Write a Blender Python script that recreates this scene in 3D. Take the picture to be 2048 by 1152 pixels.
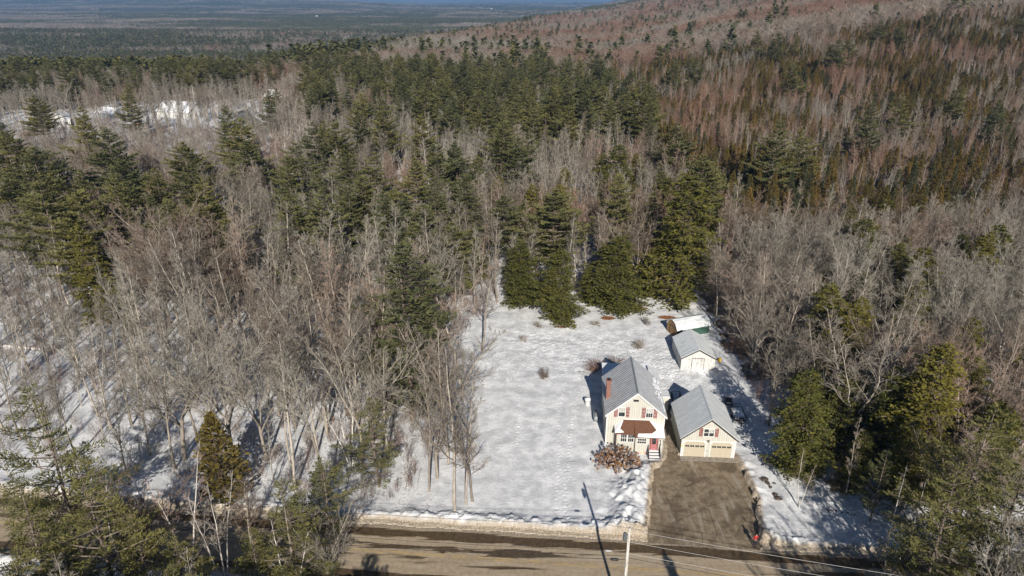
import bpy, math, numpy as np
from mathutils import Vector, Matrix
R = math.radians
sc = bpy.context.scene
for o in list(bpy.data.objects): bpy.data.objects.remove(o)

# ------------------------------------------------------------------ camera, sky, sun, exposure
CAM_H, PITCH, FPX = 56.0, R(22.9), 1366.0
cd = bpy.data.cameras.new('camera'); cam = bpy.data.objects.new('camera', cd); sc.collection.objects.link(cam)
cam.location = (0, 0, CAM_H); cam.rotation_euler = (R(90) - PITCH, 0, 0)
cd.sensor_width = 36.0; cd.lens = 36.0 * FPX / 2048.0; cd.clip_start = 0.5; cd.clip_end = 120000
sc.camera = cam
SUN_EL, SUN_AZ = R(29), R(175)          # sun stands behind the camera, a little to the right
w = bpy.data.worlds.new("World"); sc.world = w; w.use_nodes = True
nt = w.node_tree; nt.nodes.clear()
sky = nt.nodes.new('ShaderNodeTexSky'); sky.sky_type = 'NISHITA'; sky.sun_disc = False
sky.sun_elevation = SUN_EL; sky.sun_rotation = SUN_AZ; sky.air_density = 0.8; sky.dust_density = 0.0; sky.ozone_density = 4.0
bg = nt.nodes.new('ShaderNodeBackground'); bg.inputs[1].default_value = 0.05
wo = nt.nodes.new('ShaderNodeOutputWorld')
nt.links.new(sky.outputs[0], bg.inputs[0]); nt.links.new(bg.outputs[0], wo.inputs[0])
sd = bpy.data.lights.new('sun', 'SUN'); sun = bpy.data.objects.new('sun', sd); sc.collection.objects.link(sun)
sd.energy = 5.0; sd.angle = R(0.53); sd.color = (1.0, 0.93, 0.83)
sdir = Vector((math.sin(SUN_AZ) * math.cos(SUN_EL), math.cos(SUN_AZ) * math.cos(SUN_EL), math.sin(SUN_EL)))
sun.rotation_euler = sdir.to_track_quat('Z', 'Y').to_euler()
sc.view_settings.view_transform = 'Standard'; sc.view_settings.look = 'None'
sc.view_settings.exposure = 0.38; sc.view_settings.gamma = 1.0
sc.render.engine = 'CYCLES'
cy = sc.cycles
cy.max_bounces = 5; cy.diffuse_bounces = 3; cy.glossy_bounces = 2; cy.transmission_bounces = 2; cy.volume_bounces = 0
cy.use_adaptive_sampling = True; cy.adaptive_threshold = 0.02
cy.caustics_reflective = False; cy.caustics_refractive = False

# ------------------------------------------------------------------ helpers: numbers
def h2(ix, iy, seed):
    a = (ix.astype(np.int64) * 374761393 + iy.astype(np.int64) * 668265263 + seed * 982451653) & 0xffffffff
    a = ((a ^ (a >> 13)) * 1274126177) & 0xffffffff
    return ((a ^ (a >> 16)) & 0xffffff) / float(0xffffff)
def vn(x, y, seed=0):
    x = np.asarray(x, float); y = np.asarray(y, float)
    ix, iy = np.floor(x), np.floor(y); fx, fy = x - ix, y - iy
    fx = fx * fx * (3 - 2 * fx); fy = fy * fy * (3 - 2 * fy)
    a, b = h2(ix, iy, seed), h2(ix + 1, iy, seed); c, d = h2(ix, iy + 1, seed), h2(ix + 1, iy + 1, seed)
    return (a + (b - a) * fx) * (1 - fy) + (c + (d - c) * fx) * fy
def fbm(x, y, seed=0, octv=4):
    s, a, t = 0, 1.0, 0
    for k in range(octv):
        s = s + a * vn(x * 2 ** k, y * 2 ** k, seed + k * 7); t += a; a *= 0.5
    return s / t
def sm(a, b, x):
    t = np.clip((np.asarray(x, float) - a) / (b - a), 0, 1); return t * t * (3 - 2 * t)
def terr(x, y):
    """the lie of the land"""
    x = np.asarray(x, float); y = np.asarray(y, float)
    s = x - 0.08 * y + 50
    hill = 46 * sm(30, 400, s) * sm(120, 600, y) + 45 * sm(420, 1500, s) * sm(300, 900, y)
    hill = hill * (1 - sm(2600, 4500, y))
    ye = 400 + 5.5 * np.maximum(0, x + 190)
    drop = 55 * sm(0, 520, y - ye) * (1 - sm(30, 300, s) * (1 - sm(2600, 4500, y)))
    far = sm(3200, 9500, y)
    roll = far * (26 + 120 * (fbm(x / 2600.0 + 3.1, y / 2300.0, 5, 3) - 0.42))
    drop = drop + sm(1100, 2200, y) * (1 - sm(30, 300, s) * (1 - sm(2600, 4500, y))) * 34 * (fbm(x / 1500.0, y / 620.0, 15, 3) - 0.5) * -1
    lump = 9 * (fbm(x / 160.0, y / 160.0, 9, 3) - 0.5) * sm(260, 700, y)
    # a long low hill on the left skyline
    lh = 75 * np.exp(-((x + 3000) / 1500.0) ** 2 - ((y - 8200) / 1500.0) ** 2) + 60 * np.exp(-((x + 6200) / 2200.0) ** 2 - ((y - 9500) / 2000.0) ** 2)
    return hill - drop + roll + lump + lh
def roadc(x):
    x = np.asarray(x, float)
    return 56.7 - 0.09 * x + 0.0012 * np.minimum(x + 15, 0) ** 2 * 0.25
def ray(px, py):
    a = (px - 1024) / FPX; b = (576 - py) / FPX
    return np.array([a, math.cos(PITCH) + b * math.sin(PITCH), -math.sin(PITCH) + b * math.cos(PITCH)])
def spot(px, py, h=0.0):
    """the place on the land whose point h metres up is seen at that place of the photo"""
    r = ray(px, py); t = 30.0
    while t < 20000:
        p = r * t
        if CAM_H + p[2] <= float(terr(p[0], p[1])) + h: break
        t *= 1.004
    return float(p[0]), float(p[1])
def base_px(x, y, z):
    v2 = z - CAM_H; d = y * math.cos(PITCH) - v2 * math.sin(PITCH); u = y * math.sin(PITCH) + v2 * math.cos(PITCH)
    d = np.maximum(d, 1e-3)
    return 1024 + FPX * x / d, 576 - FPX * u / d
def inpoly(px, py, poly):
    px = np.asarray(px); py = np.asarray(py); ins = np.zeros(px.shape, bool); n = len(poly)
    for i in range(n):
        x1, y1 = poly[i]; x2, y2 = poly[(i + 1) % n]
        c = ((y1 > py) != (y2 > py)) & (px < (x2 - x1) * (py - y1) / (y2 - y1 + 1e-9) + x1)
        ins ^= c
    return ins

# ------------------------------------------------------------------ helpers: meshes and objects
def mk(name, V, Fs, mats, parent=None, smooth=False, midx=None, link=True):
    """V (n,3); Fs a list of integer arrays, each (k,3) or (k,4)"""
    me = bpy.data.meshes.new(name); V = np.asarray(V, np.float32)
    Fs = [np.asarray(f, np.int32) for f in Fs if len(f)]
    me.vertices.add(len(V)); me.vertices.foreach_set('co', V.ravel())
    loops = np.concatenate([f.ravel() for f in Fs]); tot = np.concatenate([np.full(len(f), f.shape[1], np.int32) for f in Fs])
    st = np.concatenate([[0], np.cumsum(tot)[:-1]]).astype(np.int32)
    me.loops.add(len(loops)); me.loops.foreach_set('vertex_index', loops)
    me.polygons.add(len(tot)); me.polygons.foreach_set('loop_start', st); me.polygons.foreach_set('loop_total', tot)
    if midx is not None: me.polygons.foreach_set('material_index', np.asarray(midx, np.int32))
    if smooth: me.polygons.foreach_set('use_smooth', np.ones(len(tot), bool))
    me.update(calc_edges=True)
    for m in (mats if isinstance(mats, (list, tuple)) else [mats]): me.materials.append(m)
    o = bpy.data.objects.new(name, me)
    if link: sc.collection.objects.link(o)
    if parent is not None: o.parent = parent
    return o
class MB:
    def __init__(s): s.V = []; s.F = []; s.M = []
    def add(s, vs, fs, m=0):
        b = len(s.V); s.V += [tuple(map(float, v)) for v in vs]
        for f in fs: s.F.append(tuple(b + i for i in f)); s.M.append(m)
        return s
    def box(s, x0, x1, y0, y1, z0, z1, m=0):
        v = [(x0, y0, z0), (x1, y0, z0), (x1, y1, z0), (x0, y1, z0), (x0, y0, z1), (x1, y0, z1), (x1, y1, z1), (x0, y1, z1)]
        return s.add(v, [(0, 3, 2, 1), (4, 5, 6, 7), (0, 1, 5, 4), (1, 2, 6, 5), (2, 3, 7, 6), (3, 0, 4, 7)], m)
    def slab(s, pts, t, m=0):
        """a flat polygon (3D points, counter-clockwise from above) given thickness t downwards"""
        n = len(pts); lo = [(p[0], p[1], p[2] - t) for p in pts]
        return s.add(list(pts) + lo, [tuple(range(n)), tuple(range(2 * n - 1, n - 1, -1))] + [(i, i + n, (i + 1) % n + n, (i + 1) % n) for i in range(n)], m)
    def wall(s, prof, y0, y1, m=0):
        """a profile in x,z pulled from y0 to y1"""
        n = len(prof); a = [(x, y0, z) for x, z in prof]; b = [(x, y1, z) for x, z in prof]
        return s.add(a + b, [tuple(range(n)), tuple(range(2 * n - 1, n - 1, -1))] + [(i, i + n, (i + 1) % n + n, (i + 1) % n) for i in range(n)], m)
    def tube(s, p0, p1, r0, r1=None, n=8, m=0, caps=True):
        r1 = r0 if r1 is None else r1
        p0 = Vector(p0); p1 = Vector(p1); d = (p1 - p0).normalized()
        a = d.cross(Vector((0, 0, 1)) if abs(d.z) < 0.9 else Vector((1, 0, 0))).normalized(); b = d.cross(a)
        v = [p0 + (a * math.cos(2 * math.pi * i / n) + b * math.sin(2 * math.pi * i / n)) * r0 for i in range(n)] + \
            [p1 + (a * math.cos(2 * math.pi * i / n) + b * math.sin(2 * math.pi * i / n)) * r1 for i in range(n)]
        f = [(i, (i + 1) % n, (i + 1) % n + n, i + n) for i in range(n)]
        if caps: f += [tuple(range(n - 1, -1, -1)), tuple(range(n, 2 * n))]
        return s.add(v, f, m)
    def path(s, pts, r, n=5, m=0):
        for a, b in zip(pts[:-1], pts[1:]): s.tube(a, b, r, r, n, m, False)
        return s
    def lathe(s, prof, c=(0, 0, 0), n=14, m=0):
        v = [(c[0] + r * math.cos(2 * math.pi * i / n), c[1] + r * math.sin(2 * math.pi * i / n), c[2] + z) for r, z in prof for i in range(n)]
        f = [(k * n + i, k * n + (i + 1) % n, (k + 1) * n + (i + 1) % n, (k + 1) * n + i) for k in range(len(prof) - 1) for i in range(n)]
        return s.add(v, f, m)
    def build(s, name, mats, parent=None, smooth=False):
        me = bpy.data.meshes.new(name); me.from_pydata(s.V, [], s.F); 
        for m in (mats if isinstance(mats, (list, tuple)) else [mats]): me.materials.append(m)
        me.polygons.foreach_set('material_index', s.M)
        if smooth: me.polygons.foreach_set('use_smooth', np.ones(len(s.F), bool))
        me.update()
        o = bpy.data.objects.new(name, me); sc.collection.objects.link(o)
        if parent is not None: o.parent = parent
        return o
def tag(o, label=None, cat=None, group=None, kind=None):
    if label: o['label'] = label
    if cat: o['category'] = cat
    if group: o['group'] = group
    if kind: o['kind'] = kind
    return o
def thing(name, loc, rz, label, cat, group=None):
    o = bpy.data.objects.new(name, None); sc.collection.objects.link(o); o.empty_display_size = 0.3
    o.location = loc; o.rotation_euler = (0, 0, rz); return tag(o, label, cat, group)

# ------------------------------------------------------------------ helpers: materials
class NB:
    def __init__(s, name):
        s.m = bpy.data.materials.new(name); s.m.use_nodes = True; s.t = s.m.node_tree; s.t.nodes.clear()
        s.out = s.n('OutputMaterial'); s.b = s.n('BsdfPrincipled'); s.l(s.b.outputs[0], s.out.inputs[0])
        s.b.inputs['Specular IOR Level'].default_value = 0.3
    def n(s, typ, **k):
        nd = s.t.nodes.new('ShaderNode' + typ)
        for a, v in k.items(): setattr(nd, a, v)
        return nd
    def l(s, a, b): s.t.links.new(a, b)
    def put(s, sock, v):
        if hasattr(v, 'is_output'): s.l(v, sock)
        elif isinstance(v, (tuple, list)) and len(v) == 3 and sock.type == 'RGBA': sock.default_value = (*v, 1)
        else: sock.default_value = v
    def coord(s, which='Object', scale=(1, 1, 1), rot=(0, 0, 0)):
        if which == 'World': o = s.n('NewGeometry').outputs['Position']
        else: o = s.n('TexCoord').outputs[which]
        mp = s.n('Mapping'); s.l(o, mp.inputs[0]); mp.inputs['Scale'].default_value = scale; mp.inputs['Rotation'].default_value = rot
        return mp.outputs[0]
    def noise(s, v, scale, detail=4, rough=0.55, dist=0.0):
        nd = s.n('TexNoise'); s.l(v, nd.inputs['Vector']); nd.inputs['Scale'].default_value = scale
        nd.inputs['Detail'].default_value = detail; nd.inputs['Roughness'].default_value = rough; nd.inputs['Distortion'].default_value = dist
        return nd.outputs[0]
    def ramp(s, f, a, b, c0=(0, 0, 0), c1=(1, 1, 1)):
        nd = s.n('MapRange'); s.put(nd.inputs[0], f); nd.inputs[1].default_value = a; nd.inputs[2].default_value = b; nd.interpolation_type = 'SMOOTHSTEP'
        return nd.outputs[0]
    def mix(s, f, a, b, mode='MIX'):
        nd = s.n('Mix', data_type='RGBA', blend_type=mode); s.put(nd.inputs[0], f); s.put(nd.inputs[6], a); s.put(nd.inputs[7], b)
        return nd.outputs[2]
    def math(s, op, a, b=0.0, c=None):
        nd = s.n('Math', operation=op); s.put(nd.inputs[0], a); s.put(nd.inputs[1], b)
        if c is not None: s.put(nd.inputs[2], c)
        return nd.outputs[0]
    def attr(s, name, typ='GEOMETRY'):
        nd = s.n('Attribute', attribute_name=name, attribute_type=typ); return nd
    def bump(s, hgt, strength=0.5, dist=0.05):
        nd = s.n('Bump'); s.l(hgt, nd.inputs['Height']); nd.inputs['Strength'].default_value = strength; nd.inputs['Distance'].default_value = dist
        s.l(nd.outputs[0], s.b.inputs['Normal'])
    def fin(s, col=None, rough=0.8, metal=0.0):
        if col is not None: s.put(s.b.inputs['Base Color'], col)
        s.put(s.b.inputs['Roughness'], rough); s.b.inputs['Metallic'].default_value = metal
        return s.m
def plain(name, col, rough=0.6, var=0.12, scale=3.0, metal=0.0):
    b = NB(name); v = b.coord('Object'); n = b.noise(v, scale, 5, 0.6)
    d = tuple(c * (1 - 2 * var) for c in col); e = tuple(min(1, c * (1 + var)) for c in col)
    return b.fin(b.mix(b.ramp(n, 0.3, 0.7), d, e), rough, metal)

def m_bark(name, c0, c1, patch=None):
    b = NB(name); v = b.coord('Object', (1, 1, 0.25)); n = b.noise(v, 5, 5, 0.65)
    tint = b.attr('tint', 'INSTANCER').outputs['Fac']
    c = b.mix(b.ramp(n, 0.3, 0.7), tuple(x * 0.6 for x in c0), c0)
    c = b.mix(tint, c, b.mix(b.ramp(n, 0.3, 0.7), tuple(x * 0.6 for x in c1), c1))
    rr = b.n('ObjectInfo').outputs['Random']; c = b.mix(1.0, c, b.mix(rr, (0.58, 0.56, 0.54), (1.25, 1.25, 1.25)), 'MULTIPLY')
    if patch: c = b.mix(b.ramp(b.noise(b.coord('Object', (1.5, 1.5, 5)), 2.4, 3, 0.7), 0.6, 0.66), c, patch)
    return b.fin(c, 0.9)
def m_leaf(name, c0, c1, c2):
    b = NB(name); v = b.coord('Object'); n = b.noise(v, 0.9, 4, 0.6); n2 = b.noise(v, 9, 2, 0.5)
    tint = b.attr('tint', 'INSTANCER').outputs['Fac']
    c = b.mix(tint, c0, c1); c = b.mix(b.math('MULTIPLY', b.ramp(n, 0.42, 0.75), 0.6), c, c2)
    c = b.mix(b.ramp(n2, 0.3, 0.75), b.mix(1.0, c, (0.62, 0.62, 0.62), 'MULTIPLY'), c)
    rr = b.n('ObjectInfo').outputs['Random']; c = b.mix(1.0, c, b.mix(rr, (0.80, 0.84, 0.9), (1.15, 1.1, 1.0)), 'MULTIPLY')
    # needles let a little light through
    tr = b.n('BsdfTranslucent'); b.l(c, tr.inputs[0]); ms = b.n('MixShader'); ms.inputs[0].default_value = 0.22
    b.fin(c, 0.85); b.b.inputs['Specular IOR Level'].default_value = 0.15
    b.l(b.b.outputs[0], ms.inputs[1]); b.l(tr.outputs[0], ms.inputs[2]); b.l(ms.outputs[0], b.out.inputs[0])
    return b.m
M = {}
M['bark'] = m_bark('grey_bark', (0.46, 0.41, 0.345), (0.36, 0.29, 0.235))
M['birch'] = m_bark('birch_bark', (0.80, 0.76, 0.70), (0.68, 0.63, 0.57), (0.08, 0.07, 0.06))
M['pinebark'] = m_bark('pine_bark', (0.20, 0.155, 0.125), (0.26, 0.21, 0.17))
M['twig'] = m_bark('bare_twigs', (0.345, 0.315, 0.265), (0.33, 0.190, 0.130))
M['needle_pine'] = m_leaf('pine_needles', (0.135, 0.150, 0.068), (0.215, 0.205, 0.068), (0.260, 0.225, 0.090))
M['needle_hemlock'] = m_leaf('hemlock_needles', (0.115, 0.125, 0.034), (0.195, 0.175, 0.034), (0.25, 0.205, 0.045))
M['needle_cedar'] = m_leaf('cedar_leaves', (0.165, 0.138, 0.042), (0.27, 0.175, 0.046), (0.22, 0.17, 0.052))
M['needle_spruce'] = m_leaf('spruce_needles', (0.070, 0.088, 0.046), (0.105, 0.115, 0.044), (0.125, 0.125, 0.046))
M['rustleaf'] = m_leaf('dry_brown_leaves', (0.30, 0.17, 0.08), (0.20, 0.12, 0.08), (0.34, 0.26, 0.18))
M['snow'] = (lambda b: (b.bump(b.noise(b.coord('Object'), 4, 6, 0.7), 0.5, 0.05), b.fin((0.82, 0.83, 0.85), 0.6))[1])(NB('snow_cover'))

# ------------------------------------------------------------------ ground: one sheet to the horizon
def graded(lo, hi, a, b, st, r1, mid, ra, rb):
    """fine between a and b, growing by r1 to step mid, then faster"""
    c = list(np.arange(a, b + 1e-6, st)); s = st; x = c[-1]; up = []
    while x < hi:
        s = min(s * r1, mid) if x < rb else s * 1.085
        x += s; up.append(x)
    s = st; x = a; dn = []
    while x > lo:
        s = min(s * r1, mid) if x > ra else s * 1.085
        x -= s; dn.append(x)
    return np.array(dn[::-1] + c + up)
xs = graded(-30000, 30000, -12, 42, 0.17, 1.03, 0.45, -75, 85)
ys = graded(-300, 32000, 53, 122, 0.17, 1.03, 0.6, 25, 165)
X, Y = np.meshgrid(xs, ys)
drive_poly = [(15.4, 50), (15.6, 61.5), (16.9, 67), (18.3, 72.5), (19.9, 73.6), (20.9, 77), (21.4, 88), (21.6, 90.5), (24.0, 90.5), (23.2, 84), (22.3, 75.2), (29.6, 75.0), (29.7, 72), (29.6, 66), (28.3, 61.5), (27.5, 58.5), (27.5, 50)]  # far end, behind the path, draws black shade as dark ground
near = (X > -90) & (X < 100) & (Y > 30) & (Y < 175)
Z = terr(X, Y)
Zs = np.zeros_like(Z)
xn, yn = X[near], Y[near]
wob = 0.9 * (fbm(xn / 1.1, yn / 1.1, 21, 3) - 0.5); wob2 = 0.9 * (fbm(xn / 1.3, yn / 1.3, 22, 3) - 0.5)
in_drive = inpoly(xn + wob, yn + wob2, drive_poly)
def dist_poly(x, y, poly):
    d = np.full(x.shape, 1e9); n = len(poly)
    for i in range(n):
        ax, ay = poly[i]; bx, by = poly[(i + 1) % n]
        t = np.clip(((x - ax) * (bx - ax) + (y - ay) * (by - ay)) / ((bx - ax) ** 2 + (by - ay) ** 2), 0, 1)
        d = np.minimum(d, np.hypot(x - ax - t * (bx - ax), y - ay - t * (by - ay)))
    return d
dd = dist_poly(xn, yn, drive_poly)
v = (yn - roadc(xn)); rd = np.abs(v) + 0.5 * (fbm(xn / 1.5, yn / 1.5, 31, 3) - 0.5)
south = v < 0
in_road = rd < np.where(south, 4.3, 4.1)
in_sh = rd < 5.0
zz = 0.30 + 0.22 * (fbm(xn / 9, yn / 9, 41, 3) - 0.5) + 0.035 * (fbm(xn / 0.9, yn / 0.9, 42, 2) - 0.5)
wi = np.sin((yn * 1.1 + 2.5 * fbm(xn / 5, yn / 5, 43, 2) * 3)) * 0.03      # wind-packed ripples
zz += wi * sm(-14, -6, xn)
lumpy = np.abs(fbm(xn / 1.6, yn / 1.6, 51, 4) - 0.5) * 2
ridge = 1 - lumpy
# ploughed bank along the road
ex = rd - 4.2
bank = np.exp(-((ex - 1.3 - 0.8 * (fbm(xn / 3.0, yn / 3.0, 63, 2) - .5)) / 1.0) ** 2) * (0.36 + 0.8 * (fbm(xn / 0.5, yn / 0.5, 61, 3) - 0.5) + 0.5 * (fbm(xn / 4, yn / 4, 62, 2) - .5))
gap = inpoly(xn, yn, [(14.8, 50), (15.6, 63), (28.0, 63), (27.8, 50)])
zz += np.where(gap, 0, bank)
# shovelled heaps left of the drive, low heaps right of it and before the house
heapL = np.exp(-((xn - (13.3 + 0.25 * (yn - 60))) / 2.7) ** 2) * sm(58, 61, yn) * (1 - sm(71.5, 74, yn))
zz += heapL * (0.50 + 0.85 * sm(0.30, 0.98, 1 - 2 * np.abs(fbm(xn / 1.3, yn / 1.7, 57, 3) - .5)) * sm(0.2, 0.6, fbm(xn / 2.0, yn / 2.6, 52, 2)) + 0.25 * (fbm(xn / .35, yn / .35, 58, 2) - .5))
heapR = np.exp(-((xn - (28.9 + 0.12 * (yn - 60))) / 1.3) ** 2) * sm(58, 60, yn) * (1 - sm(72, 76, yn))
zz += heapR * 0.5 * ridge
zz += np.exp(-dd / 0.8) * 0.10 * (0.5 + fbm(xn / 0.5, yn / 0.5, 71, 3))
# trampled crumbly snow between house and sheds
tr = inpoly(xn, yn, [(16, 92), (22.5, 90), (26, 91), (31, 95), (27.5, 106), (14, 110), (-2, 112), (0, 104), (10, 98)])
zz += tr * 0.16 * (fbm(xn / 0.5, yn / 0.5, 81, 2) - 0.5)
zz += 0.5 * sm(31, 36, xn) * sm(62, 66, yn) * (1 - sm(70, 74, yn)) * (fbm(xn / 3.5, yn / 3.5, 91, 3))
# walking trails: lines of foot prints
rng = np.random.default_rng(3)
trails = [[(5.5, 60), (5.2, 66), (6.2, 73), (6.6, 80), (7.2, 88), (8.6, 93.5), (12.2, 95.2)], [(6.6, 60.5), (6.4, 68), (8.0, 78), (9.6, 88), (11.5, 93)],
          [(0.5, 113), (9, 111), (15.5, 105), (20.5, 99.5), (24, 93)], [(20, 100), (20.8, 107), (21.5, 117)],
          [(20.6, 99.6), (25.5, 101.5), (25, 96)], [(9, 111), (4, 106), (-3, 103)], [(12.6, 96.6), (5, 99), (-4, 100)], [(12.3, 95.6), (4, 95.2), (-5, 93.5)], [(22, 100), (26.5, 104), (27.5, 110)],
          [(0.5, 77), (1.2, 86), (0.4, 95), (3, 103)], [(5, 110), (9, 103), (15, 99)], [(-3, 97), (2, 103), (10, 107), (19, 110)], [(8, 100), (14, 103), (19, 108), (25, 108)]]
feet = []
for T in trails:
    for (ax, ay), (bx, by) in zip(T[:-1], T[1:]):
        L = math.hypot(bx - ax, by - ay); n = int(L / 0.68)
        for i in range(n):
            t = i / n; side = 0.13 * (1 if i % 2 else -1)
            feet.append((ax + (bx - ax) * t - (by - ay) / L * side + rng.normal(0, .11), ay + (by - ay) * t + (bx - ax) / L * side + rng.normal(0, .11)))
for i in range(420):
    feet.append((rng.uniform(-5, 27), rng.uniform(93, 114)))
for i in range(330):
    feet.append((rng.normal(24, 2.6), rng.normal(95, 3.2)))
Zs[near] = zz
xi0, yi0 = xs, ys
for fx, fy in feet:
    i0, i1 = np.searchsorted(xs, [fx - 0.55, fx + 0.55]); j0, j1 = np.searchsorted(ys, [fy - 0.55, fy + 0.55])
    q = np.hypot(X[j0:j1, i0:i1] - fx, Y[j0:j1, i0:i1] - fy)
    Zs[j0:j1, i0:i1] += -0.085 * np.exp(-(q / 0.15) ** 2) + 0.05 * np.exp(-((q - 0.27) / 0.10) ** 2)
zz = Zs[near]
# nothing but low flat snow close to the walls; roads and drive lie below
zz = np.where(in_sh, np.minimum(zz, 0.05 + 0.10 * (rd - 4.2)), zz)
zz = np.where(in_drive | in_road, -0.30, zz)
Zs[near] = zz
outer = ~near
rdo = np.abs(Y - roadc(X))
Zs[outer & (rdo < 5)] = -0.30
Zs = np.where(outer & (rdo >= 5), 0.3, Zs)
Z = Z + Zs
nx, ny = len(xs), len(ys)
idx = np.arange(nx * ny).reshape(ny, nx)
F = np.stack([idx[:-1, :-1].ravel(), idx[:-1, 1:].ravel(), idx[1:, 1:].ravel(), idx[1:, :-1].ravel()], 1)
# masks carried as attributes: dirt = road sand, litter = forest floor, rust = needle patches
dirt = np.zeros_like(Z); litter = np.zeros_like(Z); rust = np.zeros_like(Z)
dirt[near] = np.clip(np.exp(-np.maximum(ex - 0.4, 0) / np.where(south, 1.0, 0.75)) + 0.7 * (np.exp(-dd / 0.42) + 0.5 * np.exp(-dd / 1.2)) * (yn < 78) * (xn < 31), 0, 1)
PX, PY = base_px(X, Y, Z)
wj = (fbm(X / 2.6, Y / 2.6, 132, 3) - .5)
PX = PX + 70 * wj * (PX > 1380); PY = PY + 30 * (fbm(X / 3.0, Y / 3.0, 133, 3) - .5)
YARD = [(985, 612), (1060, 600), (1390, 596), (1445, 680), (1505, 770), (1535, 900), (1565, 958), (1640, 975), (1790, 1040), (1860, 1200), (600, 1240), (560, 1075), (730, 1040), (830, 1035), (870, 1000), (885, 900), (890, 760), (930, 660)]
LEFTOPEN = [(-900, 600), (-50, 610), (120, 640), (310, 622), (300, 700), (290, 820), (330, 1010), (-50, 1010), (-900, 1010)]
CLEAR = [(-40, 236), (180, 220), (560, 198), (600, 222), (560, 250), (300, 266), (110, 285), (-40, 296)]
vis = (Y > 20)
open_ = (inpoly(PX, PY, YARD) | inpoly(PX, PY, LEFTOPEN) | inpoly(PX, PY, CLEAR)) & vis
litter = np.where(open_, 0.06, 0.42)
litter = np.where((PX > 1400) & (PY < 760) & ~open_, 0.60, litter)
litter = np.where((PY < 330) & (PX > 560), 0.85, litter)
litter = np.where(Y > 420, 0.95, litter) 
litter = np.where((Y < 30), 0.3, litter)
for (rx, ry, rw, rh) in [(18.2, 117.2, 1.7, 1.1), (9.4, 113.3, 1.6, 0.55), (24.5, 121.5, 2.6, 1.0), (29.5, 117.5, 2.2, 0.9), (21.5, 119.5, 1.6, 0.6)]:
    rust = np.maximum(rust, np.exp(-((X - rx) / rw) ** 2 - ((Y - ry) / rh) ** 2))
g = mk('ground', np.stack([X.ravel(), Y.ravel(), Z.ravel()], 1), [F], [], smooth=True)
for nm, arr in (('dirt', dirt), ('litter', litter), ('rust', rust)):
    a = g.data.attributes.new(nm, 'FLOAT', 'POINT'); a.data.foreach_set('value', arr.ravel().astype(np.float32))
tag(g, kind='structure')
b = NB('snowy_ground'); wp = b.coord('World')
fine = b.noise(wp, 3.2, 6, 0.72); mid = b.noise(wp, 0.55, 5, 0.6); spk = b.noise(wp, 9.0, 3, 0.7)
snow = b.mix(b.ramp(mid, 0.35, 0.65), (0.55, 0.56, 0.575), (0.78, 0.79, 0.80))
rip = b.math('MULTIPLY', b.noise(b.coord('World', (0.9, 3.0, 1), (0, 0, 0.3)), 1.3, 6, 0.66), b.ramp(b.noise(wp, 0.16, 3, 0.5), 0.35, 0.62))
snow = b.mix(b.math('MULTIPLY', b.ramp(fine, 0.52, 0.60), 0.55), snow, (0.50, 0.51, 0.52))
lit = b.attr('litter').outputs['Fac']; dr = b.attr('dirt').outputs['Fac']; ru = b.attr('rust').outputs['Fac']
leafc = b.mix(b.ramp(fine, 0.3, 0.7), (0.075, 0.056, 0.040), (0.17, 0.135, 0.10))
lm = b.ramp(b.math('ADD', b.math('MULTIPLY', mid, 0.55), b.math('ADD', b.math('MULTIPLY', fine, 0.45), lit)), 0.95, 1.12)
col = b.mix(lm, snow, leafc)
crumb = b.noise(wp, 5.5, 6, 0.8)
sand = b.mix(b.ramp(crumb, 0.38, 0.66), (0.24, 0.18, 0.115), (0.58, 0.52, 0.43))
dm = b.ramp(b.math('ADD', b.math('MULTIPLY', crumb, 0.8), b.math('MULTIPLY', dr, 1.3)), 0.75, 1.3)
col = b.mix(dm, col, sand)
rm = b.ramp(b.math('ADD', b.math('MULTIPLY', fine, 1.4), ru), 1.15, 1.3)
col = b.mix(rm, col, b.mix(b.ramp(spk, 0.4, 0.6), (0.10, 0.045, 0.02), (0.36, 0.15, 0.06)))
b.bump(b.math('ADD', b.math('MULTIPLY', rip, 1.3), b.math('ADD', b.math('MULTIPLY', fine, 0.8), b.math('MULTIPLY', spk, 0.5))), 0.65, 0.10)
g.data.materials.append(b.fin(col, 0.75))

# road, yellow lines, driveway
def strip(name, v0, v1, z, m, x0=-420, x1=420, wob=0.0):
    xr = np.concatenate([np.arange(x0, -90, 15), np.arange(-90, 100, 1.0), np.arange(100, x1, 15)])
    P = []
    for x in xr: P += [(x, float(roadc(x)) + v0, z), (x, float(roadc(x)) + v1, z)]
    n = len(xr); Fq = [(2 * i, 2 * i + 2, 2 * i + 3, 2 * i + 1) for i in range(n - 1)]
    o = mk(name, P, [Fq], m)
    uv = o.data.attributes.new('lane', 'FLOAT', 'POINT'); uv.data.foreach_set('value', np.tile([v0, v1], n).astype(np.float32))
    return o
b = NB('sandy_asphalt'); wp = b.coord('World', (1, 1, 1), (0, 0, R(5.2))); ws = b.coord('World', (0.10, 1.2, 1), (0, 0, R(5.2)))
lane = b.attr('lane').outputs['Fac']; n1 = b.noise(ws, 1.1, 6, 0.6, 0.6); n2 = b.noise(wp, 2.2, 6, 0.65); n3 = b.noise(ws, 0.35, 3, 0.5)
tan = b.mix(b.ramp(n2, 0.3, 0.72), (0.275, 0.215, 0.145), (0.38, 0.31, 0.22))
tan = b.mix(b.math('MULTIPLY', b.ramp(n1, 0.42, 0.7), 0.55), tan, (0.45, 0.385, 0.29))
def band(c, wdt):
    return b.math('SUBTRACT', 1.0, b.math('DIVIDE', b.math('ABSOLUTE', b.math('SUBTRACT', lane, c)), wdt))
def streak(c, wdt, k):
    return b.ramp(b.math('ADD', band(c, wdt), b.math('MULTIPLY', b.math('SUBTRACT', n1, 0.5), k)), 0.25, 0.42)
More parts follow.
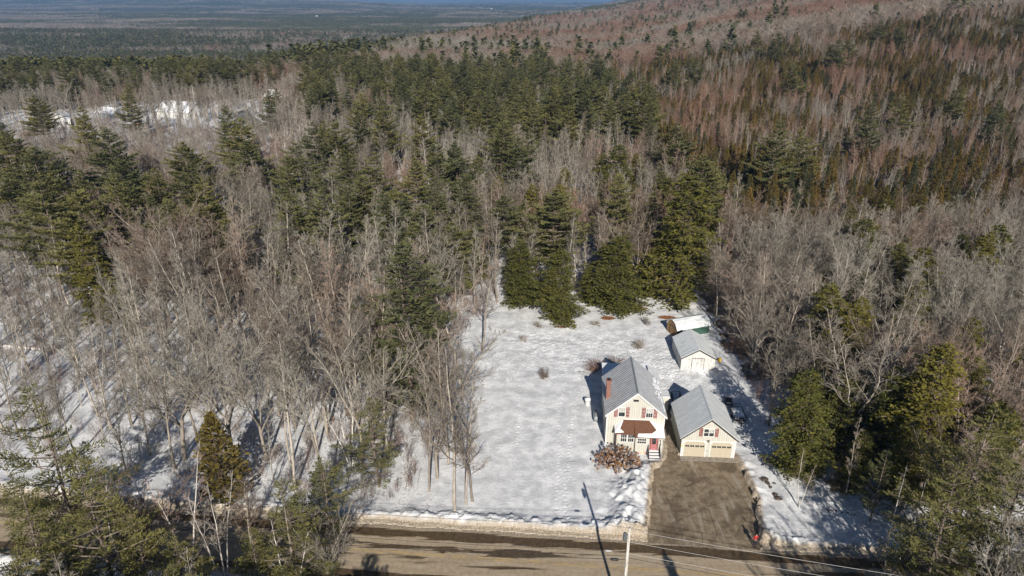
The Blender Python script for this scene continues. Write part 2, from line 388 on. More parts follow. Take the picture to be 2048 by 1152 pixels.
wet = b.math('MAXIMUM', streak(3.0, 0.95, 2.4), b.math('MULTIPLY', streak(0.95, 0.62, 4.5), b.ramp(n3, 0.40, 0.52)))
wet = b.math('MAXIMUM', wet, b.math('MULTIPLY', streak(-0.9, 0.6, 4.5), b.ramp(n3, 0.52, 0.6)))
wet = b.math('MAXIMUM', wet, streak(-3.3, 0.7, 2.5))
c = b.mix(wet, tan, b.mix(b.ramp(n2, 0.3, 0.7), (0.055, 0.038, 0.022), (0.11, 0.078, 0.045)))
edge = b.ramp(b.math('ADD', b.math('ABSOLUTE', lane), b.math('MULTIPLY', n2, 0.8)), 4.05, 4.35)
c = b.mix(edge, c, b.mix(b.ramp(b.noise(wp, 7, 3, 0.7), 0.4, 0.6), (0.13, 0.105, 0.08), (0.42, 0.36, 0.29)))
b.bump(b.noise(wp, 14, 4, 0.6), 0.3, 0.02)
road = strip('road', -5.2, 5.2, 0.0, b.fin(c, b.math('SUBTRACT', 0.85, b.math('MULTIPLY', wet, 0.45)))); tag(road, kind='structure')
b = NB('worn_yellow_paint'); wp = b.coord('World'); n = b.noise(b.coord('World', (0.5, 2, 1)), 1.3, 5, 0.6)
paint = b.fin(b.mix(b.ramp(n, 0.42, 0.62), (0.50, 0.33, 0.09), (0.27, 0.215, 0.14)), 0.8)
for vv in (0.13, -0.13):
    tag(strip('road_marking', vv - 0.045, vv + 0.045, 0.005, paint), kind='structure')
b = NB('driveway_asphalt'); wp = b.coord('World', (1, 1, 1), (0, 0, R(-7))); ws = b.coord('World', (1.1, 0.11, 1), (0, 0, R(-7)))
n1 = b.noise(ws, 0.95, 6, 0.6, 0.5); n2 = b.noise(wp, 1.1, 8, 0.68); n3 = b.noise(wp, 0.28, 4, 0.6, 0.4)
c = b.mix(b.ramp(n2, 0.3, 0.72), (0.130, 0.098, 0.064), (0.30, 0.240, 0.165))
c = b.mix(b.math('MULTIPLY', b.ramp(n1, 0.55, 0.66), 0.75), c, (0.31, 0.275, 0.225))
c = b.mix(b.math('MULTIPLY', b.ramp(n3, 0.50, 0.62), 0.65), c, (0.080, 0.058, 0.038))
c = b.mix(b.math('MULTIPLY', b.ramp(b.noise(wp, 4.5, 5, 0.75), 0.62, 0.70), 0.6), c, (0.42, 0.38, 0.32))
vo = b.n('TexVoronoi', feature='DISTANCE_TO_EDGE'); b.l(b.coord('World', (0.42, 0.2, 1)), vo.inputs['Vector']); vo.inputs['Scale'].default_value = 1.0
c = b.mix(b.math('MULTIPLY', b.ramp(vo.outputs['Distance'], 0.012, 0.004), 0.6), c, (0.04, 0.032, 0.025))
b.bump(n2, 0.4, 0.04)
dp = [(x, y, 0.008) for x, y in [(14.4, 59.4), (14.4, 64), (17.5, 75.5), (20.2, 77), (20.3, 92), (25, 92), (25, 76), (31.0, 76), (31.0, 64), (29.5, 58.0)]]
dw = MB().add(dp, [tuple(range(len(dp) - 1, -1, -1))]).build('driveway', b.fin(c, 0.8)); tag(dw, kind='structure')

# ------------------------------------------------------------------ building materials
def m_siding(name, col, pitch=0.30, grime=0.25, axis=0, wear=(0.3, 0.3, 0.3)):
    """vertical boards: dark grooves every so often, a little weather"""
    b = NB(name); t = b.n('TexCoord').outputs['Object']; sp = b.n('SeparateXYZ'); b.l(t, sp.inputs[0])
    s_ = b.math('ADD', sp.outputs[0], sp.outputs[1])
    fr = b.math('FRACT', b.math('DIVIDE', s_, pitch)); gr = b.math('MULTIPLY', b.ramp(fr, 0.20, 0.06), 0.42)
    bd = b.n('TexWhiteNoise', noise_dimensions='1D'); b.l(b.math('FLOOR', b.math('DIVIDE', s_, pitch)), bd.inputs['W'])
    n = b.noise(b.coord('Object', (1.2, 1.2, 0.3)), 3, 5, 0.65)
    c = b.mix(b.math('MULTIPLY', b.ramp(n, 0.35, 0.75), grime), col, tuple(x * 0.62 for x in col))
    c = b.mix(b.math('MULTIPLY', bd.outputs[0], 0.10), c, tuple(x * 0.5 for x in col))
    low = b.math('MULTIPLY', b.ramp(b.math('ADD', sp.outputs[2], n), 1.3, 0.5), 0.35)
    c = b.mix(low, c, wear); c = b.mix(gr, c, (0.12, 0.12, 0.11))
    return b.fin(c, 0.7)
def m_metalroof(name, col, dust, rib=0.23, along=1, cover=0.5, seed=0.0):
    b = NB(name); t = b.n('TexCoord').outputs['Object']; sp = b.n('SeparateXYZ'); b.l(t, sp.inputs[0])
    fr = b.math('FRACT', b.math('DIVIDE', sp.outputs[along], rib))
    pk = b.math('SUBTRACT', 1.0, b.math('MULTIPLY', b.math('ABSOLUTE', b.math('SUBTRACT', fr, 0.5)), 2.0))
    n = b.noise(b.coord('Object', (0.6, 1.6, 0.6)), 1.4, 6, 0.62); m_ = b.noise(b.coord('Object', (0.5, 3.5, 0.5)), 2.0, 4, 0.7)
    c = b.mix(b.math('MULTIPLY', b.ramp(pk, 0.45, 0.8), 0.28 if cover != 0.62 else 0.75), col, tuple(x * 0.45 for x in col))
    sn = b.ramp(b.math('ADD', b.math('ADD', n, b.math('MULTIPLY', m_, 0.5)), b.math('MULTIPLY', pk, -0.45 if cover == 0.62 else -0.1)), 0.95 - cover * 0.6, 1.12 - cover * 0.6)
    c = b.mix(sn, c, dust)
    b.bump(pk, 0.35, 0.03); return b.fin(c, 0.55)
M['cream'] = m_siding('cream_board_siding', (0.55, 0.535, 0.475))
M['cream_g'] = m_siding('cream_garage_siding', (0.55, 0.535, 0.475), 0.30, 0.2)
M['white'] = plain('white_trim_paint', (0.72, 0.71, 0.69), 0.55, 0.06)
M['dark'] = plain('dark_trim', (0.05, 0.045, 0.04), 0.6)
M['red'] = plain('faded_red_paint', (0.23, 0.042, 0.042), 0.6, 0.15, 6)
M['pinkred'] = plain('faded_red_door_paint', (0.40, 0.16, 0.16), 0.5, 0.08, 4)
M['glass'] = plain('window_glass', (0.045, 0.055, 0.055), 0.12, 0.35, 2.5); M['glass'].node_tree.nodes['Principled BSDF'].inputs['Specular IOR Level'].default_value = 0.6
M['curtain'] = plain('window_blind', (0.42, 0.43, 0.40), 0.7, 0.12)
M['black'] = plain('black_paint', (0.022, 0.022, 0.024), 0.5)
M['steel'] = plain('galvanised_grey', (0.33, 0.36, 0.37), 0.45, 0.12, 4, 0.3)
M['wood'] = plain('weathered_deck_wood', (0.30, 0.25, 0.19), 0.85, 0.2, 6)
M['beige'] = plain('beige_door_paint', (0.47, 0.415, 0.32), 0.6, 0.04)
M['steel2'] = plain('pale_ridge_metal', (0.52, 0.57, 0.59), 0.5, 0.05)
M['concrete'] = plain('concrete', (0.27, 0.24, 0.20), 0.9, 0.15, 2)
M['roof_house'] = m_metalroof('snow_dusted_ribbed_roof', (0.54, 0.555, 0.57), (0.78, 0.79, 0.80), 0.50, 1, 0.62)
M['roof_garage'] = m_metalroof('pale_metal_roof', (0.64, 0.665, 0.67), (0.72, 0.74, 0.745), 0.46, 1, 0.5)
M['roof_shed'] = m_metalroof('pale_shed_roof', (0.55, 0.59, 0.60), (0.68, 0.71, 0.72), 0.9, 1, 0.7)
def m_brick():
    b = NB('red_brick'); t = b.n('TexBrick'); b.l(b.coord('Generated', (3, 3, 22)), t.inputs['Vector'])
    t.inputs['Color1'].default_value = (0.26, 0.085, 0.05, 1); t.inputs['Color2'].default_value = (0.15, 0.05, 0.035, 1); t.inputs['Mortar'].default_value = (0.35, 0.31, 0.27, 1)
    mp = b.coord('Object'); sp = b.n('SeparateXYZ'); b.l(mp, sp.inputs[0]); cb = b.n('CombineXYZ'); b.l(b.math('ADD', sp.outputs[0], sp.outputs[1]), cb.inputs[0]); b.l(sp.outputs[2], cb.inputs[1])
    b.l(cb.outputs[0], t.inputs['Vector']); t.inputs['Scale'].default_value = 4.5
    return b.fin(t.outputs[0], 0.9)
M['brick'] = m_brick()
def m_shingle():
    b = NB('brown_shingles'); v = b.coord('Object', (2.2, 5, 5)); n = b.noise(v, 2.5, 4, 0.7)
    return b.fin(b.mix(b.ramp(n, 0.3, 0.7), (0.085, 0.040, 0.025), (0.17, 0.080, 0.047)), 0.9)
M['shingle'] = m_shingle()

def shutter(x0, x1, z0, z1, y, par):
    mb = MB(); wd = (x1 - x0 - 0.14) / 3
    for i in range(3): mb.box(x0 + i * (wd + 0.07), x0 + i * (wd + 0.07) + wd, y - 0.035, y, z0, z1, 0)
    for zc in (z0 + 0.3, (z0 + z1) / 2, z1 - 0.3): mb.box(x0, x1, y - 0.055, y - 0.036, zc - 0.04, zc + 0.04, 0)
    return mb.build('shutter', M['red'], par)
def window(x0, x1, z0, z1, y, par, sash=1, blind=False):
    f = MB(); t = 0.09
    f.box(x0 - t, x0, y - 0.06, y + 0.02, z0 - t, z1 + t); f.box(x1, x1 + t, y - 0.06, y + 0.02, z0 - t, z1 + t)
    f.box(x0, x1, y - 0.06, y + 0.02, z1, z1 + t); f.box(x0, x1, y - 0.065, y + 0.02, z0 - t, z0)
    wf = f.build('window', M['white'], par)
    p = MB().box(x0, x1, y - 0.015, y - 0.005, z0, z1).build('pane', M['glass'], wf)
    s = MB(); zm = (z0 + z1) / 2
    s.box(x0, x1, y - 0.045, y - 0.016, zm - 0.035, zm + 0.035)
    if sash > 1:
        for k in range(1, sash): xx = x0 + (x1 - x0) * k / sash; s.box(xx - 0.018, xx + 0.018, y - 0.043, y - 0.016, z0, z1)
    s.build('sash', M['white'], wf)
    if blind: MB().box(x0 + 0.03, x1 - 0.03, y - 0.022, y - 0.016, zm + 0.04, z1 - 0.02).build('blind', M['curtain'], wf)
    return wf
def gable_roof(par, w_, y0, y1, eave, ridge, over, t, m, trim, capm=None):
    xm = w_ / 2; k = (ridge - eave) / (xm + over)
    rf = MB()
    rf.wall([(-over, eave), (xm, ridge), (xm, ridge + t * 1.25), (-over, eave + t * 1.25)][::-1], y0, y1)
    rf.wall([(xm, ridge), (w_ + over, eave), (w_ + over, eave + t * 1.25), (xm, ridge + t * 1.25)][::-1], y0, y1)
    r = rf.build('roof', m, par)
    d = 0.20
    for yy in (y0 - 0.03, y1 + 0.003):
        fa = MB()
        fa.wall([(-over, eave - d), (xm, ridge - d), (xm, ridge + 0.02), (-over, eave + 0.02)][::-1], yy, yy + 0.027)
        fa.wall([(xm, ridge - d), (w_ + over, eave - d), (w_ + over, eave + 0.02), (xm, ridge + 0.02)][::-1], yy, yy + 0.027)
        fa.build('fascia', trim, r)
    rc = MB().wall([(xm - 0.14, ridge + t * 1.25 - 0.10), (xm, ridge + t * 1.25 + 0.03), (xm + 0.14, ridge + t * 1.25 - 0.10)][::-1], y0 - 0.01, y1 + 0.01)
    rc.build('ridge_cap', capm or M['snow'], r)
    return r

# ------------------------------------------------------------------ the house
BA = -R(3.9)
hs = thing('house', (12.65, 77.3, 0), BA, 'two storey cream board house with red shutters, brown shingled porch roof and brick chimney', 'house')
Wd, Dp = 7.66, 9.3
XM = Wd / 2; EV, RG, OV = 5.15, 8.62, 0.26
wl = MB().box(0, Wd, 0, Dp, 0, EV + 0.02); 
wl.wall([(0, EV + 0.02), (XM, RG - 0.06), (Wd, EV + 0.02)][::-1], 0, Dp)
wl.build('wall', M['cream'], hs)
r = gable_roof(hs, Wd, -0.32, Dp + 0.3, EV - 0.10, RG, OV, 0.10, M['roof_house'], M['white'], M['steel'])
sn = MB()
for x0, x1, z in ((-OV - 0.02, 0.06, 0), (Wd - 0.06, Wd + OV + 0.02, 0)):
    pass
# snow crust left along the right slope and eave
rg2 = np.random.default_rng(5)
cb = MB()
for i in range(26):
    yy = rg2.uniform(0, Dp - 0.6); t = rg2.uniform(0.72, 0.97); x = XM + (Wd + OV - XM) * t; z = RG + (EV - 0.10 - RG) * t + 0.16
    cb.box(x - rg2.uniform(.1, .28), x + .1, yy, yy + rg2.uniform(.3, 1.1), z - 0.12, z + rg2.uniform(0, .03))
cb.build('roof_snow', M['snow'], r)['kind'] = 'stuff'
MB().box(3.36, 4.06, -0.03, 0, 7.20, 7.50).build('vent', M['black'], hs)
for a, b_ in ((0.95, 1.40), (2.50, 2.93), (4.60, 5.05), (6.12, 6.57)): shutter(a, b_, 4.72, 6.32, 0, hs)
window(1.54, 2.36, 4.85, 6.22, 0, hs, 1, True); window(5.16, 6.00, 4.85, 6.22, 0, hs, 3, True)
for xa in (-0.02, Wd - 0.13): MB().box(xa, xa + 0.15, -0.025, 0, 0, EV - .15).build('corner_board', M['white'], hs)
# left wall windows in the shade
for y0 in (1.6, 5.6):
    f = MB().box(-0.05, 0, y0 - 0.08, y0 + 0.98, 1.2, 2.6).build('window', M['white'], hs); MB().box(-0.06, -0.052, y0, y0 + 0.9, 1.28, 2.52).build('pane', M['glass'], f)
# chimney rises through the left slope
ch = MB().box(0.02, 0.60, 3.05, 3.75, 4.7, 8.25).box(-0.04, 0.66, 2.99, 3.81, 8.25, 8.40).build('chimney', M['brick'], hs)
MB().tube((0.31, 3.4, 8.4), (0.31, 3.4, 8.62), 0.17, 0.17, 10).build('flue', M['black'], ch)
# porch: left bay, right entry block, one hipped roof
pw = MB().box(1.36, 3.72, -1.25, -0.003, 0, 3.05).box(3.80, 7.34, -1.68, -0.003, 0.0, 2.95)
porch = pw.build('porch', M['cream'], hs)
window(1.90, 2.66, 1.75, 2.90, -1.25, porch, 3); window(2.86, 3.60, 1.75, 2.90, -1.25, porch, 3)
window(4.08, 5.20, 1.86, 2.62, -1.68, porch, 4)
strip_m = plain('dark_brown_strip', (0.12, 0.06, 0.045))
for xa in (3.735, 1.27): MB().box(xa, xa + .062, -1.30, -1.2, 0, 3.05).build('dark_strip', strip_m, porch)  # narrow dark strips; the left one paints in the bay's shaded side
top = 4.42
pr = MB()
A = (1.02, -0.004, 3.42); B_ = (1.02, -1.55, 3.16); T0 = (2.30, -0.004, top); T1 = (5.55, -0.004, top)
C_ = (3.62, -1.62, 3.16); D_ = (3.70, -2.02, 3.0); E_ = (7.62, -2.02, 3.0); F_ = (7.62, -0.004, 3.42)
pr.slab([A, B_, T0][::1], 0.10); pr.slab([B_, C_, (3.62, -0.004, top), T0], 0.10); pr.slab([(3.62, -0.004, top), D_, (6.6, -2.02, 3.0), T1], 0.10)
pr.slab([T1, (6.6, -2.02, 3.0), E_, F_], 0.10)
prf = pr.build('porch_roof', M['shingle'], hs)
ps = MB()
e = 0.035
def up(p, d=e): return (p[0], p[1], p[2] + d)
ps.slab([up((1.06, -0.02, 3.44)), up((1.06, -1.5, 3.20)), up((2.26, -1.42, 3.29)), up((1.75, -1.0, 3.58)), up((2.27, -0.03, 4.40))], 0.03)
ps.slab([up((5.60, -0.03, 4.40)), up((6.55, -1.15, 3.62)), up((5.9, -1.55, 3.33)), up((4.1, -1.62, 3.28)), up((4.0, -2.0, 3.03)), up((6.6, -2.02, 3.01)), up((7.60, -2.0, 3.01)), up((7.60, -0.03, 3.43))], 0.03)
ps.box(2.3, 5.6, -0.10, -0.03, top + 0.0, top + 0.07)
ps.build('porch_snow', M['snow'], prf)
dr_ = MB().box(5.70, 5.80, -1.76, -1.683, 0.86, 3.0).box(6.68, 6.78, -1.76, -1.683, 0.86, 3.0).box(5.80, 6.68, -1.76, -1.683, 2.9, 3.0).build('door_frame', M['red'], porch)
dl = MB().box(5.80, 6.68, -1.72, -1.683, 0.86, 2.9).build('door', M['pinkred'], porch)
MB().box(5.98, 6.50, -1.735, -1.721, 1.85, 2.78).build('pane', M['glass'], dl)
MB().tube((6.60, -1.75, 1.75), (6.60, -1.73, 1.9), 0.03).build('handle', M['steel'], dl)
MB().box(7.00, 7.10, -1.78, -1.683, 2.2, 2.5).build('porch_lamp', M['black'], porch); MB().box(7.02, 7.14, -1.80, -1.683, 1.7, 2.0).build('letter_box', M['black'], porch)
lt = MB()
for i, c in enumerate([(0, 4.02), (1, 4.35), (2, 4.7), (1, 5.0)]):
    lt.box(c[1], c[1] + 0.28, -1.70, -1.683, 0.08 + 0.1 * (i % 2), 0.38 + 0.05 * i, c[0])
lt.build('painted_panel', [plain('lime_paint', (0.45, 0.65, 0.22)), plain('pink_paint', (0.65, 0.30, 0.35)), plain('yellow_paint', (0.72, 0.62, 0.25))], porch)
st = MB()
for i in range(4): st.box(5.58, 6.98, -1.70 - 0.36 * (i + 1), -1.70 - 0.36 * i - 0.001, 0, 0.82 - 0.2 * i)
stp = st.build('front_steps', M['dark'], hs)
ss = MB()
for i in range(4): ss.box(5.62, 6.94, -1.70 - 0.36 * (i + 1) + 0.04, -1.70 - 0.36 * i - 0.02, 0.822 - 0.2 * i, 0.91 - 0.2 * i)
ss.build('step_snow', M['snow'], stp)
for x in (5.52, 7.02):
    rl = MB()
    for k in range(7):
        t = k / 6; y = -1.8 - 1.2 * t; z = 0.85 - 0.72 * t; rl.box(x - 0.025, x + 0.025, y - 0.025, y + 0.025, max(0, z - .2), z + 0.85)
    rl.tube((x, -1.78, 1.75), (x, -3.05, 0.98), 0.035); rl.build('handrail', plain('grey_handrail', (0.10, 0.09, 0.085)), stp)
# rear wing and side entry
rw = MB().box(0.55, 7.3, Dp + 0.003, 17.6, 0, 2.75).build('rear_wing', M['cream'], hs)
MB().box(0.35, 7.5, Dp + 0.31, 17.9, 2.75, 2.98).build('roof', M['snow'], rw)
se = MB().box(Wd + 0.003, 8.75, 10.2, 16.4, 0, 2.7).build('side_wing', M['cream'], hs)
MB().slab([(7.3, 10.8, 3.5), (8.95, 10.8, 2.85), (8.95, 16.6, 2.85), (7.3, 16.6, 3.5)], 0.1).build('roof', M['roof_garage'], se)
en = MB().box(8.0, 9.7, 9.0, 10.7, 0, 2.5).build('side_entry', M['cream'], hs)
MB().slab([(7.9, 8.85, 2.62), (9.85, 8.85, 2.5), (9.85, 10.85, 2.5), (7.9, 10.85, 2.62)], 0.12).box(8.0, 9.8, 8.8, 9.15, 2.63, 2.72).build('roof', M['roof_garage'], en)
ic = MB(); 
for i in range(9): ic.tube((Wd + 0.2, 0.1 + i * 0.12, 5.0), (Wd + 0.2, 0.1 + i * 0.12, 5.0 - rg2.uniform(0.2, 1.3)), 0.03, 0.004, 5)
ic.build('icicle', plain('ice', (0.75, 0.82, 0.86), 0.15), hs)['kind'] = 'stuff'

# back step landings with rails
def landing(x, y, w_, d_, h, lab, rz=BA):
    t = thing('deck', (x, y, 0), rz, lab, 'deck')
    MB().box(0, w_, 0, d_, h - 0.12, h).build('platform', M['wood'], t)
    MB().box(0.04, w_ - 0.04, 0.04, d_ - 0.04, h + 0.002, h + 0.12).build('snow_cover', M['snow'], t)
    for px_, py_ in ((0, 0), (w_, 0), (0, d_), (w_, d_)): MB().box(px_ - 0.05, px_ + 0.05, py_ - 0.05, py_ + 0.05, 0, h + 1.0).build('post', M['wood'], t)
    for a_, b_ in (((0, 0), (w_, 0)), ((w_, 0), (w_, d_)), ((0, d_), (w_, d_)), ((0, 0), (0, d_))):
        mb = MB().tube((*a_, h + 0.95), (*b_, h + 0.95), 0.045, n=4)
        L = math.hypot(b_[0] - a_[0], b_[1] - a_[1]); n = int(L / 0.18)
        for k in range(1, n): tt = k / n; mb.tube((a_[0] + (b_[0] - a_[0]) * tt, a_[1] + (b_[1] - a_[1]) * tt, h), (a_[0] + (b_[0] - a_[0]) * tt, a_[1] + (b_[1] - a_[1]) * tt, h + 0.95), 0.015, n=4, caps=False)
        mb.build('railing', M['dark'], t)
    return t
landing(22.35, 87.5, 0.75, 0.9, 0.75, 'narrow railed step landing against the right rear corner of the house')
landing(24.0, 87.3, 1.25, 1.8, 0.5, 'small square railed deck deep in snow, behind the garage corner')

# ------------------------------------------------------------------ garage
ga = thing('garage', (22.39, 75.08, 0), BA, 'cream two car garage with pale metal gable roof, red shutters and two beige doors', 'garage')
GW, GD, GE, GR = 7.0, 8.0, 2.95, 6.05
gw = MB().box(0, GW, 0, GD, 0, GE + 0.05); gw.wall([(0, GE + 0.05), (GW / 2, GR - 0.1), (GW, GE + 0.05)][::-1], 0, GD); gw.build('wall', M['cream_g'], ga)
gable_roof(ga, GW, -0.32, GD + 0.25, GE - 0.05, GR, 0.30, 0.09, M['roof_garage'], M['dark'], M['steel2'])
for xa in (-0.03, GW - 0.16): MB().box(xa, xa + 0.19, -0.03, 0, 0, GE).build('corner_board', M['white'], ga)
rr = 0.26
ft = MB(); ft.add([(0, -0.345, GE - 0.02), (GW / 2, -0.345, GR + 0.06), (GW / 2, -0.345, GR - 0.06), (0.1, -0.345, GE - 0.10)], [(0, 1, 2, 3)])
for x0, x1 in ((0.33, 3.12), (3.82, 6.58)):
    c = 0.32
    fr = MB().wall([(x0 - .12, 0), (x0, 0), (x0, 2.42 - c), (x0 + c, 2.42), (x1 - c, 2.42), (x1, 2.42 - c), (x1, 0), (x1 + .12, 0), (x1 + .12, 2.54), (x0 - .12, 2.54)], -0.05, 0).build('door_frame', M['white'], ga)
    d = MB()
    for k in range(4): d.wall([(x0 + (0 if k < 3 else 0), 0.01 + k * 0.60), (x1, 0.01 + k * 0.60), (x1, min(0.595 + k * 0.60, 2.41)), (x0, min(0.595 + k * 0.60, 2.41))], -0.020, -0.002)
    dg = d.build('garage_door', M['beige'], ga)
    for sx, s_ in ((x0, 1), (x1, -1)): MB().wall([(sx, 2.42 - c), (sx + s_ * c, 2.42), (sx, 2.42)], -0.046, -0.022).build('corner_brace', M['white'], fr)
    for k in range(4):
        xx = x0 + 0.18 + k * (x1 - x0 - 0.2) / 4; ln = MB().box(xx, xx + 0.52, -0.032, -0.021, 1.55, 1.82).build('window', M['glass'], dg)
        MB().box(xx + 0.24, xx + 0.27, -0.038, -0.033, 1.55, 1.82).build('mullion', M['beige'], ln)
shutter(2.10, 2.56, 3.22, 4.55, 0, ga); shutter(4.14, 4.58, 3.22, 4.55, 0, ga)
for a, b_ in ((2.72, 3.30), (3.42, 4.00)): window(a, b_, 3.32, 4.42, 0, ga, 1, a > 3)
MB().box(3.18, 3.62, -0.10, 0, 2.60, 2.66).tube((3.4, -0.12, 2.62), (3.4, -0.18, 2.45), 0.09, 0.05).build('flood_lamp', M['black'], ga)
MB().box(0.005, 0.14, -0.05, -0.031, 1.55, 1.85).build('reflector', plain('yellow_reflector', (0.75, 0.65, 0.02)), ga)
MB().box(3.30, 3.52, -0.02, 0, 0.95, 1.02).build('switch_plate', M['black'], ga)
MB().box(-0.1, GW + 0.1, -1.0, -0.003, -0.1, 0.05).build('apron', M['concrete'], ga)
# ------------------------------------------------------------------ sheds
s1 = thing('shed', (27.5, 97.6, 0), -R(1.5), 'whitewashed plank shed with a pale metal roof and wide double door', 'shed')
SW, SD, SE, SR = 5.45, 7.3, 2.45, 4.05
def m_wash():
    b = NB('weathered_whitewash'); v = b.coord('Object', (1.6, 1.6, 0.5)); n = b.noise(v, 1.6, 6, 0.7); f2 = b.noise(b.coord('Object', (6, 6, 0.6)), 3, 3, 0.6)
    c = b.mix(b.ramp(n, 0.48, 0.68), (0.58, 0.575, 0.555), (0.33, 0.32, 0.30)); c = b.mix(b.math('MULTIPLY', b.ramp(f2, 0.6, 0.66), 0.6), c, (0.2, 0.19, 0.17)); return b.fin(c, 0.85)
M['wash'] = m_wash()
sw = MB().box(0, SW, 0, SD, 0, SE + .03); sw.wall([(0, SE + .03), (SW / 2, SR - 0.06), (SW, SE + .03)][::-1], 0, SD); sw.build('wall', M['wash'], s1)
gable_roof(s1, SW, -0.15, SD + 0.15, SE - 0.02, SR, 0.12, 0.06, M['roof_shed'], M['dark'])
dd_ = MB().box(1.75, 3.65, -0.05, -0.003, 0.25, 2.35).build('door', M['wash'], s1)
MB().box(1.68, 1.75, -0.06, 0, 0.1, 2.42).box(3.65, 3.72, -0.06, 0, 0.1, 2.42).box(1.75, 3.65, -0.06, 0, 2.35, 2.42).box(1.75, 3.65, -0.08, -0.052, 0.12, 0.24).build('door_frame', M['dark'], s1)
MB().box(2.69, 2.71, -0.056, -0.051, 0.25, 2.35).box(3.5, 3.56, -0.08, -0.051, 1.2, 1.35).build('latch', M['dark'], dd_)
MB().box(-0.04, SW + 0.04, -0.04, SD + 0.04, -0.2, 0.10).build('sill', M['dark'], s1)
rp = MB().slab([(1.8, -0.06, 0.34), (1.8, -2.2, 0.30), (3.7, -2.2, 0.30), (3.7, -0.06, 0.34)], 0.2).build('ramp', M['snow'], s1)
s2 = thing('shed', (29.35, 108.7, 0), R(19), 'gambrel roofed shed with brown boarded gable and green side behind the whitewashed shed', 'shed')
W2, L2 = 3.4, 6.6
def m_brown():
    b = NB('brown_plank_gable'); v = b.coord('Object', (1, 4, 0.4)); n = b.noise(v, 2.4, 5, 0.65)
    return b.fin(b.mix(b.ramp(n, 0.3, 0.7), (0.13, 0.075, 0.035), (0.42, 0.27, 0.12)), 0.85)
prof = [(0, 0), (W2, 0), (W2, 1.95), (W2 - 0.62, 2.75), (W2 / 2, 3.15), (0.62, 2.75), (0, 1.95)]
mb = MB(); n = len(prof); a = [(0, x, z) for x, z in prof]; c = [(L2, x, z) for x, z in prof]
mb.add(a + c, [tuple(range(n - 1, -1, -1))], 0); mb.add(a + c, [tuple(range(n, 2 * n))] + [(i, (i + 1) % n, (i + 1) % n + n, i + n) for i in range(n)], 1)
s2w = mb.build('wall', [m_brown(), plain('dark_green_siding', (0.045, 0.10, 0.075), 0.6)], s2)
rf = MB()
pp = [(W2 + 0.16, 1.85), (W2 - 0.60, 2.82), (W2 / 2, 3.22), (0.60, 2.82), (-0.16, 1.85)]
for (xa, za), (xb, zb) in zip(pp[:-1], pp[1:]):
    rf.add([(-0.15, xa, za), (L2 + 0.15, xa, za), (L2 + 0.15, xb, zb), (-0.15, xb, zb), (-0.15, xa, za + .09), (L2 + 0.15, xa, za + .09), (L2 + 0.15, xb, zb + .09), (-0.15, xb, zb + .09)],
           [(0, 1, 2, 3), (7, 6, 5, 4), (0, 4, 5, 1), (1, 5, 6, 2), (2, 6, 7, 3), (3, 7, 4, 0)])
rf.build('roof', M['roof_shed'], s2)
MB().box(-0.04, -0.005, 0.9, 1.0, 0.1, 2.1).box(-0.04, -0.005, 2.4, 2.5, 0.1, 2.1).box(-0.04, -0.005, 1.0, 2.4, 2.0, 2.1).build('door_frame', M['dark'], s2)

# ------------------------------------------------------------------ yard things
t = thing('oil_tank', (12.0, 83.2, 0), BA, 'grey steel oil tank on legs along the shaded left wall of the house', 'tank')
prof = [(0.02, -1.05), (0.30, -1.0), (0.42, -0.85), (0.44, 0.85), (0.30, 1.0), (0.02, 1.05)]
mb = MB(); nn = 16
vv_ = [(r_ * 0.75 * math.cos(2 * math.pi * i / nn), z, r_ * 1.1 * math.sin(2 * math.pi * i / nn) + 0.95) for r_, z in prof for i in range(nn)]
mb.add(vv_, [(k * nn + i, (k + 1) * nn + i, (k + 1) * nn + (i + 1) % nn, k * nn + (i + 1) % nn) for k in range(len(prof) - 1) for i in range(nn)])
mb.build('tank_body', M['steel'], t, True)
for yy in (-0.7, 0.7):
    for xx in (-0.22, 0.22): MB().tube((xx, yy, 0), (xx, yy, 0.6), 0.03).build('leg', M['steel'], t)
MB().tube((0, 0.5, 1.4), (0, 0.5, 1.75), 0.03).tube((0, 0.5, 1.75), (0, 0.3, 1.75), 0.03).build('vent_pipe', M['black'], t)
t = thing('tub', (11.25, 87.0, 0.15), R(20), 'pale upright tub half sunk in snow left of the house', 'tub')
MB().lathe([(0.30, -0.2), (0.42, 0.9), (0.46, 1.25), (0.44, 1.27), (0.38, 1.1), (0.0, 1.05)], n=16).build('shell', plain('pale_plastic', (0.66, 0.66, 0.63), 0.5), t, True)
MB().lathe([(0.47, 0.95), (0.50, 1.0), (0.47, 1.05)], n=16).build('rim', M['steel'], t, True)
MB().lathe([(0.40, 1.12), (0.3, 1.32), (0.0, 1.38)], n=16).build('snow_cap', M['snow'], t, True)
